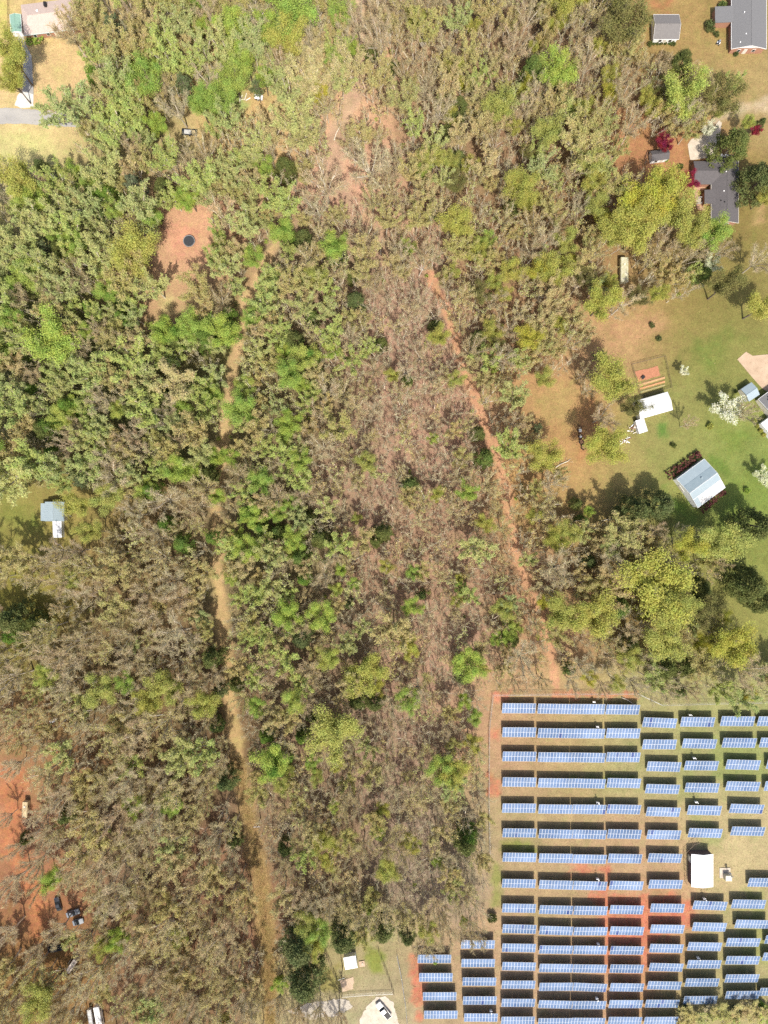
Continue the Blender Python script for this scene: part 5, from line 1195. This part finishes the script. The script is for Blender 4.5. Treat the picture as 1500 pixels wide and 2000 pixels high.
# further crowns read off the photograph
HAND = {
 'Y': [(45, 352, 36), (265, 488, 42), (560, 80, 36), (890, 440, 30), (880, 318, 17), (1075, 262, 28), (1020, 365, 30), (1260, 398, 46), (1322, 420, 40), (1248, 452, 40), (1300, 368, 36), (1352, 452, 30), (1205, 430, 34),
       (1188, 462, 20), (1180, 592, 32), (1035, 660, 24), (1062, 890, 30), (985, 572, 16), (765, 730, 14), (890, 742, 16), (715, 1310, 38), (800, 1265, 22), (1160, 1200, 40), (1100, 1200, 34), (1325, 1172, 34), (200, 1350, 30), (330, 1340, 30),
       (290, 1372, 26), (400, 1370, 26), (85, 1950, 32), (205, 1846, 20), (630, 1640, 20), (655, 1652, 13), (755, 1695, 22), 
       (215, 975, 28), (150, 985, 26), (180, 1040, 22), (1115, 1040, 22), (1150, 320, 24), (620, 540, 20), (1085, 1050, 22)],
 'L': [(285, 150, 32), (390, 202, 26), (430, 196, 28), (455, 150, 30), (460, 58, 32), (520, 60, 26), (570, 20, 42), (670, 30, 26), (75, 395, 26), (150, 480, 22), (108, 460, 16), (550, 452, 24), (655, 478, 26), (950, 470, 16), (210, 572, 22), (325, 650, 26),
       (382, 640, 28), (440, 650, 28), (285, 957, 20), (360, 910, 26), (565, 825, 24), (585, 900, 22), (640, 1285, 22), (845, 855, 11), (965, 720, 10), (655, 1150, 13), (530, 1482, 32), (575, 1365, 24), (500, 1380, 18), (855, 1680, 12), (905, 1800, 10), (90, 1322, 22),
       (600, 700, 24), (555, 690, 18), (490, 620, 18), (490, 500, 20), (430, 470, 16), (20, 620, 26), (60, 545, 28), (470, 795, 30), (425, 970, 18), (495, 1010, 22), (690, 95, 16), (655, 120, 18), (1110, 210, 20), (425, 890, 16), (230, 800, 18), (300, 250, 20), (230, 215, 18), (255, 120, 16), (985, 1245, 16), (1005, 1225, 14)],
 'G': [(200, 330, 36), (235, 255, 40), (390, 355, 36), (75, 440, 34), (30, 475, 42), (570, 225, 40), (655, 100, 26), (900, 40, 26), (855, 275, 24), (865, 350, 20), (1110, 215, 26), (1000, 190, 24), (1145, 318, 28), (1180, 245, 22), (250, 705, 42), (20, 930, 46), (60, 900, 34),
       (650, 650, 28), (730, 920, 13), (925, 1075, 32), (350, 1472, 32), (260, 1265, 14), (165, 1395, 16), (595, 1670, 22), (1450, 1372, 28), (1410, 1352, 22), (360, 1500, 26), (290, 800, 34), (180, 730, 34), (300, 560, 30), (442, 524, 28), (545, 650, 26), (510, 690, 24), (555, 880, 24), (20, 800, 34), (130, 560, 30),
       (310, 70, 28), (350, 40, 30), (400, 90, 26), (330, 310, 30), (270, 400, 34), (430, 330, 30), (520, 560, 26), (640, 610, 22), (500, 1160, 24), (480, 960, 22), (560, 1290, 28), (1180, 330, 22)],
 'O': [(345, 1690, 30), (410, 1712, 30), (165, 1520, 26), (170, 1560, 24), (460, 1925, 22), (228, 88, 32), (190, 40, 28), (160, 45, 26), (265, 520, 30), (830, 62, 32), (600, 150, 42), (870, 170, 30), (740, 150, 30), (590, 262, 40), (530, 240, 30), (900, 480, 28), (1130, 290, 42), (345, 742, 46), (375, 842, 32), (240, 545, 40), (620, 545, 26), (660, 830, 32), (1085, 590, 28), (770, 1230, 38), (1220, 1040, 36), (30, 1092, 32),
       (180, 1640, 42), (380, 560, 30), (400, 600, 26), (1240, 1120, 30), (700, 1340, 24), (260, 330, 28), (220, 1180, 30), (230, 1120, 30), (1350, 250, 22), (1320, 245, 20)],
 'B': [(410, 155, 30), (135, 60, 40), (370, 320, 22), (835, 148, 24), (955, 62, 26), (965, 170, 16), (720, 320, 46), (635, 360, 42), (710, 465, 32), (1220, 190, 32), (1240, 242, 30), (160, 682, 22), (365, 965, 30), (330, 792, 22), (630, 870, 26), (640, 760, 26), (540, 970, 26), (110, 1082, 26), (150, 1076, 22), (290, 1036, 26),
       (645, 1090, 20), (820, 1350, 26), (835, 1200, 24), (1265, 1300, 22), (1195, 1282, 26), (1460, 1312, 36), (1020, 1286, 32), (1090, 1112, 36), (110, 1822, 26), (440, 1832, 36), (150, 1682, 36), (230, 1702, 36), (225, 1752, 36), (250, 1530, 36), (290, 1590, 34), (430, 1630, 30), (270, 1440, 36), (830, 1850, 26), (870, 1825, 26), (925, 1820, 28), (850, 1770, 30),
       (905, 1760, 26), (1010, 90, 30), (1030, 30, 30), (700, 40, 26), (740, 40, 24), (1140, 60, 30), (1050, 180, 26), (580, 1985, 22), (620, 1990, 22), (660, 1995, 20), (545, 1960, 20), (1060, 1330, 20), (1120, 1335, 20), (1180, 1340, 20), (1010, 1335, 20), (1240, 1335, 22), (1300, 1352, 22), (1350, 1345, 22), (1150, 760, 16), (1140, 730, 20),
       (200, 1150, 24), (110, 1140, 26), (20, 1735, 30), (62, 1690, 26), (12, 1830, 28), (72, 1862, 22), (80, 1600, 26), (20, 1500, 22), (30, 1660, 20), (78, 1735, 22), (10, 1600, 16)],
 'V': [(345, 655, 26), (395, 660, 24), (442, 645, 24), (310, 640, 16), (492, 625, 14), (605, 700, 24), (570, 690, 18), (130, 790, 22), (215, 575, 20), (240, 620, 18), (85, 830, 22), (20, 548, 16), (290, 957, 20), (182, 145, 20), (300, 165, 18), (200, 375, 24), (188, 340, 18), (412, 1050, 16), (350, 1062, 22), (320, 1030, 20), (540, 1500, 28), (520, 1440, 18), (100, 885, 18), (20, 1245, 20), (482, 1002, 20), (505, 1032, 18), (912, 1638, 22), (655, 485, 22), (560, 455, 18), (30, 690, 18), (60, 760, 18), (170, 600, 16), (590, 1440, 16), (595, 1130, 16), (445, 610, 16), (250, 910, 16)],
 'E': [(725, 96, 15), (770, 126, 16), (590, 462, 20), (655, 485, 20), (80, 838, 22), (800, 945, 20), (750, 1042, 20), (700, 1376, 20), (440, 1530, 22), (1000, 1252, 16), (200, 420, 16), (345, 665, 20), (395, 665, 20), (610, 620, 16), (240, 590, 18), (605, 1010, 16), (460, 1340, 16), (420, 1420, 16), (430, 1350, 16), (20, 545, 14), (590, 1440, 16), (610, 1400, 16), (1185, 320, 12)],
}
TAKEN = [(u, v, rp) for _, u, v, rp, _ in SPECIAL]
for kind, lst in HAND.items():
    for (u, v, rp) in lst: plant(kind, u, v, rp); TAKEN.append((u, v, rp))

def mix_at(u, v):
    """kinds that grow in this part of the wood with their shares, and the range of crown radii in px"""
    if region(u, v)[1] == 0: return ('GOBLEP', (.48, .18, .24, .07, .02, .01), (17, 34))
    if region(u, v)[1] == 1: return ('TBOGYEL', (.44, .36, .10, .05, .02, .01, .02), (17, 35))
    if region(u, v)[1] in (2,): return ('BTOYGEL', (.44, .32, .13, .03, .04, .01, .03), (13, 27))
    if region(u, v)[1] == 3: return ('BTOGLY', (.42, .22, .24, .08, .02, .02), (16, 32))
    if region(u, v)[1] == 4:
        w = np.clip((u - 540) / 200, 0, 1)
        if w < tr_rng.random(): return ('GOBLE', (.38, .32, .20, .08, .02), (15, 28))
        return ('BTOGLYE', (.50, .34, .10, .03, .01, .01, .01), (12, 24)) if v < 1010 else ('BTOGYLE', (.40, .28, .18, .08, .03, .02, .01), (10, 20))
    return ('OTBYGDE', (.30, .16, .26, .12, .10, .03, .03), (14, 30))
LIMIT = {'T': 290, 'B': 300, 'O': 290, 'G': 240, 'L': 150, 'Y': 150, 'E': 120, 'P': 60, 'D': 60}
cand = np.stack([tr_rng.uniform(-45, 1545, 26000), tr_rng.uniform(-60, 2060, 26000)], -1)
cd = clear_dist(cand[:, 0], cand[:, 1], 7.0)
GRID = {}
def put(u, v, rp): GRID.setdefault((int(u // 60), int(v // 60)), []).append((u, v, rp))
for q in TAKEN: put(*q)
LEFT = []
for (u, v), d in zip(cand, cd):
    kinds, wts, (lo, hi) = mix_at(u, v)
    rp = lo + (hi - lo) * tr_rng.random() ** 1.5
    if d < rp * 0.62 or (u > 1000 and v > 1900): continue
    if seg_dist(np.array([u]), np.array([v]), [(370, 190), (430, 110), (470, 10), (600, -30), (620, 70), (545, 90), (500, 140), (480, 220), (380, 230)], True)[0] < 0 and tr_rng.random() < 0.8: continue
    if 600 < u < 790 and 170 < v < 440 and tr_rng.random() < 0.45: continue
    gi, gj = int(u // 60), int(v // 60)
    if any(math.hypot(u - a, v - b) < 0.54 * (rp + c) for i in (gi - 1, gi, gi + 1) for j in (gj - 1, gj, gj + 1) for a, b, c in GRID.get((i, j), ())): continue
    kind = kinds[int(tr_rng.choice(len(kinds), p=np.array(wts) / sum(wts)))]
    put(u, v, rp)
    LEFT.append((rp, kind, u, v))
LEFT.sort(key=lambda q: -q[0])
THICKET = []
for rp, kind, u, v in LEFT:
    if COUNT.get(kind, 0) >= LIMIT[kind] or rp < 9.0: THICKET.append((u, v, rp, kind)); continue
    plant(kind, u, v, rp)
print('TREES', COUNT, 'thicket', len(THICKET))

# ------------------------------------------------------------------ the mass of saplings and undergrowth nobody could count
def scatter(n, seed, keep, margin=2.0):
    r = np.random.default_rng(seed); p = np.stack([r.uniform(-40, 1540, n), r.uniform(-50, 2050, n)], -1)
    ok = (clear_dist(p[:, 0], p[:, 1]) > margin) & keep(p[:, 0], p[:, 1], r)
    return p[ok], r
def world(p): return np.stack([(p[:, 0] - 750) * S, (1000 - p[:, 1]) * S, np.zeros(len(p))], -1)

def sapling_thicket():
    p, r = scatter(9000, 5, lambda u, v, r: r.random(u.shape) < np.where((u > 600) & (u < 1000) & (v > 430), 0.75, 0.4))
    p = np.concatenate([p, np.array([(u, v) for u, v, _, k in THICKET]).reshape(-1, 2) + r.normal(0, 6, (len(THICKET), 2))])
    W = world(p); n = len(W); K = 24
    h = r.uniform(2.0, 6.5, n)
    f = r.uniform(0.3, 1, (n, K)); a = r.uniform(0, 6.283, (n, K)); l = r.uniform(0.4, 1.5, (n, K)) * (h[:, None] / 5)
    s = W[:, None] + np.stack([np.zeros((n, K)), np.zeros((n, K)), f * h[:, None] * 0.85], -1) + r.normal(0, .12, (n, K, 3))
    e = s + np.stack([np.cos(a) * l, np.sin(a) * l, l * r.uniform(0.2, 1.1, (n, K))], -1)
    V1, Q1 = ribbons(s.reshape(-1, 3), e.reshape(-1, 3), 0.028, 0.012, r)
    V2, Q2 = ribbons(W, W + np.stack([r.normal(0, .3, n), r.normal(0, .3, n), h], -1), 0.05, 0.02, r)
    V, Q, M = join([(V1, Q1, 0), (V2, Q2, 1)])
    o = obj('sapling_thicket', mesh_arrays('sapling_thicket', V, Q, [M_TWIG, M_BARK_PALE], M))
    tag(o, 'thin grey brown saplings filling the woodland floor', 'saplings', kind='stuff')
sapling_thicket()

def small_trees():
    """the small crowns past the first three hundred of their kind, one mass of saplings with fine bare heads"""
    r = np.random.default_rng(91); tmpl = []
    for k in range(6):
        trunk, limbs, b0, b1, rr = skeleton(1300 + k, limbs=5)
        i = rr.permutation(len(b0))[:22]; t0, t1, s0, s1 = twig_cloud(b0[i], b1[i], rr, per=5, sub=2, length=1.15)
        lp = np.array([p for p, _ in limbs]); l0 = lp[:, :-1].reshape(-1, 3); l1 = lp[:, 1:].reshape(-1, 3)
        tr0 = np.array([trunk[0][0][0], trunk[0][0][1]]); tr1 = np.array([trunk[0][0][1], trunk[0][0][2]])
        c = s1[rr.integers(0, len(s1), 260)] + rr.normal(0, .15, (260, 3))
        tmpl.append((join([(*ribbons(tr0, tr1, 0.2, 0.16, rr), 0), (*ribbons(l0, l1, 0.1, 0.05, rr), 0), (*ribbons(b0[i], b1[i], 0.04, 0.02, rr), 0), (*ribbons(t0, t1, 0.058, 0.03, rr), 1), (*ribbons(s0, s1, 0.056, 0.026, rr), 1)]), leaves(c, 0.26, rr)))
    parts = []
    for (u, v, rp, kind) in THICKET:
        rad = rp * S * 1.15; h = min(19, 4.5 + rad * 2.6) * r.uniform(0.85, 1.1); cpos = at(u, v, h * 0.72); a = r.uniform(0, 6.283)
        (V, Q, M), (LV, LQ) = tmpl[int(r.integers(0, 6))]
        R = np.array([[math.cos(a), -math.sin(a), 0], [math.sin(a), math.cos(a), 0], [0, 0, 1]]); sc3 = np.array([rad / 4, rad / 4, h / 14]); o = np.array([cpos.x, cpos.y, 0])
        parts.append(((V * sc3) @ R.T + o, Q, M))
        if kind in 'OG': parts.append(((LV * sc3) @ R.T + o, LQ, np.full(len(LQ), 2 if kind == 'O' else 3)))
    V = np.concatenate([p[0] for p in parts]); off = np.cumsum([0] + [len(p[0]) for p in parts[:-1]])
    Q = np.concatenate([p[1] + k for p, k in zip(parts, off)]); M = np.concatenate([p[2] for p in parts])
    o = obj('small_tree_growth', mesh_arrays('small_tree_growth', V, Q, [M_BARK_PALE, M_TWIG, M_BUD, M_PALE], M))
    tag(o, 'mass of small bare and budding trees filling the gaps of the wood', 'small trees', kind='stuff')
    print('small trees', len(THICKET), len(Q) * 2, 'tris')
small_trees()

def green_undergrowth():
    def keep(u, v, r):
        dens = np.where(u < 480, 0.55, 0.16) * np.where(v > 1350, 0.45, 1.0) + 0.9 * np.exp(-((u - 450) ** 2 + (v - 120) ** 2) / (2 * 90 ** 2)) + 0.6 * np.exp(-((u - 390) ** 2 / (2 * 80 ** 2) + (v - 650) ** 2 / (2 * 30 ** 2)))
        return (r.random(u.shape) < dens * (fbm(u, v, 40, 12) > -0.05))
    p, r = scatter(5200, 6, keep)
    W = world(p); n = len(W); K = 70
    rad = r.uniform(0.5, 1.5, n); off = unit(r.normal(size=(n, K, 3))) * (r.random((n, K, 1)) ** 0.4) * rad[:, None, None] * [1, 1, 0.9]
    c = W[:, None] + off + np.stack([0 * rad, 0 * rad, rad * 0.9], -1)[:, None]
    c[..., 2] = np.maximum(c[..., 2], 0.05)
    V, Q = leaves(c.reshape(-1, 3), 0.17, r, 0.4)
    M = np.repeat(r.integers(0, 3, n), K)
    o = obj('green_undergrowth', mesh_arrays('green_undergrowth', V, Q, [M_LIME, M_DARK, M_PALE], M))
    tag(o, 'low green shrubs and vines under the trees', 'undergrowth', kind='stuff')
green_undergrowth()

def straw_grass():
    r = np.random.default_rng(15); n = 42000
    v = r.uniform(1480, 2060, n); w = np.interp(v, [p[1] for p in TRACK_A], [p[2] for p in TRACK_A]); u = np.interp(v, [p[1] for p in TRACK_A], [p[0] for p in TRACK_A]) + r.normal(0, 0.7, n) * w
    ok = fbm(u, v, 5, 2) > -0.6; p = np.stack([u[ok], v[ok]], -1)
    W = world(p); n = len(W); e = W + np.stack([r.normal(0, .22, n), r.normal(0, .22, n) + 0.05, r.uniform(0.2, 0.6, n)], -1)
    V, Q = ribbons(W, e, 0.02, 0.008, r)
    tag(obj('straw_grass', mesh_arrays('straw_grass', V, Q, [M_STRAW])), 'dry straw grass along the wide end of the track', 'grass', kind='stuff')
straw_grass()

def lawn_tufts():
    r = np.random.default_rng(25); n = 90000
    p = np.stack([r.uniform(0, 1510, n), r.uniform(-10, 2010, n)], -1); ok = np.zeros(n, bool)
    for nm in ('top_left', 'right', 'solar', 'yard', 'cabin', 'meadow'): ok |= seg_dist(p[:, 0], p[:, 1], CLEARINGS[nm], True) < -1
    ok &= fbm(p[:, 0], p[:, 1], 16, 81) > -0.15
    W = world(p[ok]); n = len(W); hh = r.uniform(0.06, 0.28, n)
    e = W + np.stack([r.normal(0, .12, n), r.normal(0, .12, n), hh], -1)
    V, Q = ribbons(W + [0, 0, -0.03], e, 0.07, 0.02, r)
    M = (fbm(p[ok][:, 0], p[ok][:, 1], 30, 82) + r.normal(0, .35, n) > 0.1).astype(int)
    tag(obj('lawn_tufts', mesh_arrays('lawn_tufts', V, Q, [M_STRAW, foliage('tuft_green', [(0.20, 0.22, 0.07), (0.24, 0.25, 0.08)], 0.3)], M)), 'tufts of grass and weeds scattered over the lawns and solar field', 'grass', kind='stuff')
lawn_tufts()

# fallen trunks on the open forest floor
def log(u, v, L, ang, label):
    c = at(u, v, 0.2); t = thing('fallen_log', label, 'fallen log', (c.x, c.y, 0), ang, 'fallen logs on the open woodland floor')
    m = MB(); m.tube([(-L / 2, 0, 0.2), (-L / 6, 0.2, 0.22), (L / 4, -0.1, 0.2), (L / 2, 0.15, 0.14)], [0.2, 0.18, 0.13, 0.06], 7); obj('trunk', m.mesh('trunk', [M_BARK_PALE], 0, True), t)
    for k in range(4):
        x = -L / 6 + L * 0.15 * k; s = (-1) ** k; m = MB(); m.tube([(x, 0, 0.22), (x + 0.8, s * 0.8, 0.45), (x + 1.3, s * 1.2, 0.5)], [0.07, 0.045, 0.02], 5); obj('branch', m.mesh('branch', [M_BARK_PALE], 0, True), t)
for (u, v, L, a) in [(700, 137, 5, 0.1), (660, 255, 7, 1.2), (745, 480, 6, 1.5), (1232, 1372, 7, -0.5), (700, 1090, 6, 0.6), (425, 445, 8, -1.0), (1190, 1015, 5, 0.2), (1100, 905, 6, 0.5)]:
    log(u, v, L, a, 'pale fallen log with stub branches lying on leaf litter')

# ------------------------------------------------------------------ shrubs and hedges
def shrub_mesh(seed, mat, n=900, size=0.09):
    r = np.random.default_rng(seed); m = 26; hd = unit(r.normal(size=(m, 3))) * [0.72, 0.72, 0.62] * r.uniform(0.6, 1, (m, 1)); hd[:, 2] = abs(hd[:, 2]) * 0.9 + 0.25
    i = r.integers(0, m, n); c = hd[i] + unit(r.normal(size=(n, 3))) * (r.random((n, 1)) ** 0.4) * 0.3; c[:, 2] = np.maximum(c[:, 2], 0.03)
    V, Q = leaves(c, size, r, 0.4); V2, Q2 = tubes([((np.array([0, 0, -0.05]), h * 0.5, h * 0.9), (0.04, 0.025, 0.01)) for h in hd[:8]], 4)
    return mesh_arrays('foliage', V, Q, [mat]), mesh_arrays('stem', V2, Q2, [M_BARK_DARK])
SHRUB = {k: [shrub_mesh(i + 40 * j, m) for i in range(2)] for j, (k, m) in enumerate({'E': M_DARK, 'L': M_LIME, 'Y': M_YELLOW, 'M': M_MAROON, 'W': M_WHITE_FLOWER}.items())}
def shrub(u, v, rp, kind, label, h=None, group=None):
    r = rp * S; h = h or r * 1.5; c = at(u, v, h * 0.5)
    t = thing('shrub', label, 'shrub', (c.x, c.y, 0), random.uniform(0, 6), group, (r, r, h))
    f, s = random.choice(SHRUB[kind]); obj('foliage', f, t); obj('stem', s, t)
for i, u in enumerate((1270, 1277, 1284, 1292, 1300, 1308, 1316)):
    shrub(u, 85 - 0.2 * i, 6.5 if i in (0, 6) else 4.0, 'E', 'clipped round shrub in the row below the white garage front', group='shrubs below the garage')
for (k, u, v, rp) in [('O', 1345, 1982, 20), ('G', 1372, 1990, 18), ('O', 1405, 1980, 22), ('B', 1385, 1972, 14), ('O', 1445, 1978, 24), ('G', 1430, 1992, 18), ('O', 1480, 1975, 22), ('B', 1462, 1968, 14), ('O', 1335, 2000, 16), ('G', 1500, 1985, 20)]:
    plant(k, u, v, rp, hk=0.32)
for (u, v, rp, k, lab) in [(1412, 10, 10, 'E', 'rounded dark shrub in the angle above the brick house wing'), (1388, 50, 13, 'E', 'large dark shrub at the end of the brick house wing'), (1400, 66, 7, 'E', 'small grey green shrub below the brick house wing'),
                           (1438, 105, 6, 'E', 'small round dark shrub below the white gable'), (1274, 635, 7, 'E', 'round dark green shrub on the tan grass, the upper of two'), (1287, 661, 7, 'E', 'round dark green shrub on the tan grass, the lower of two'),
                           (1388, 832, 9, 'Y', 'round yellow green shrub alone on the lawn'), (1330, 325, 7, 'E', 'small grey green shrub at the corner of the ranch house garage'), (1302, 313, 5, 'L', 'bright green shrub at the end wall of the small dark shed'),
                           (1438, 765, 4.5, 'E', 'small dark shrub at the corner of the blue grey shed'), (1460, 958, 8, 'L', 'wispy green shrub on the lawn beyond the barn'), (1474, 822, 6, 'Y', 'clipped yellow green shrub leading the porch hedge'),
                           (1316, 870, 7, 'E', 'thin grey shrub on the lawn above the barn hedge'), (1295, 1005, 8, 'L', 'green shrub under the dark evergreen by the barn'), (460, 133, 9, 'W', 'white flowering shrub among bright green trees'), (443, 130, 5, 'W', 'smaller white flowering shrub among bright green trees'),
                           (1425, 452, 9, 'L', 'bright green shrub against the end of the ranch house'), (1451, 1035, 5, 'W', 'pale flowering shrub beneath the large dark evergreen'), (962, 1795, 12, 'E', 'leafy green shrub poking out beside the solar side fence'),
                           (850, 1880, 6, 'L', 'lime shrub between bare trees above the solar tables'), (1335, 1975, 12, 'E', 'dark shrub below the last solar tables, nearest the wide column'), (1390, 1980, 14, 'L', 'green shrub thicket below the last solar tables'), (1440, 1978, 13, 'E', 'dark shrub thicket below the tilted solar table'), (1490, 1970, 13, 'L', 'green shrub below the end solar table')]:
    shrub(u, v, rp, k, lab)
for i, (u, v) in enumerate([(1480, 832), (1486, 841), (1492, 849)]): shrub(u, v, 6, 'Y', 'clipped yellow green shrub in the short hedge before the porch', group='porch hedge')

def hedge(label, a, b, wpx, h, mat, n=5200, size=0.13):
    A, B = at(*a, h), at(*b, h); d = B - A; L = d.length; c = (A + B) / 2; w = wpx * S
    t = thing('hedge', label, 'hedge', (c.x, c.y, 0), math.atan2(d.y, d.x))
    r = np.random.default_rng(int(a[0])); m = int(L * 9)
    hx = r.uniform(-L / 2, L / 2, m); ang = r.uniform(0, math.pi, m); k = r.uniform(0.7, 1.0, m)
    hd = np.stack([hx, np.cos(ang) * w / 2 * k, 0.25 + np.sin(ang) * (h - 0.35) * k], -1)
    i = r.integers(0, m, n); q = hd[i] + unit(r.normal(size=(n, 3))) * (r.random((n, 1)) ** 0.4) * 0.32; q[:, 2] = np.maximum(q[:, 2], 0.03)
    V, Q = leaves(q, size, r, 0.35); obj('foliage', mesh_arrays('foliage', V, Q, [mat]), t)
    V, Q = tubes([((np.array([x, 0, -0.05]), np.array([x + .1, .1, h * 0.5]), np.array([x, 0.2, h * 0.9])), (0.05, 0.035, 0.01)) for x in np.arange(-L / 2 + .4, L / 2, 0.9)], 4)
    obj('stem', mesh_arrays('stem', V, Q, [M_BARK_DARK]), t)
hedge('thick maroon hedge along the upper side of the barn', (1307, 930), (1371, 886), 17, 2.4, M_MAROON, 7500)
hedge('maroon hedge with purple end along the pale lower side of the barn', (1372, 998), (1418, 958), 14, 2.2, M_MAROON, 6000)
hedge('lime yellow hedge in front of the pinkish roofed house', (50, 77), (82, 75), 15, 1.4, M_LIME, 4200)
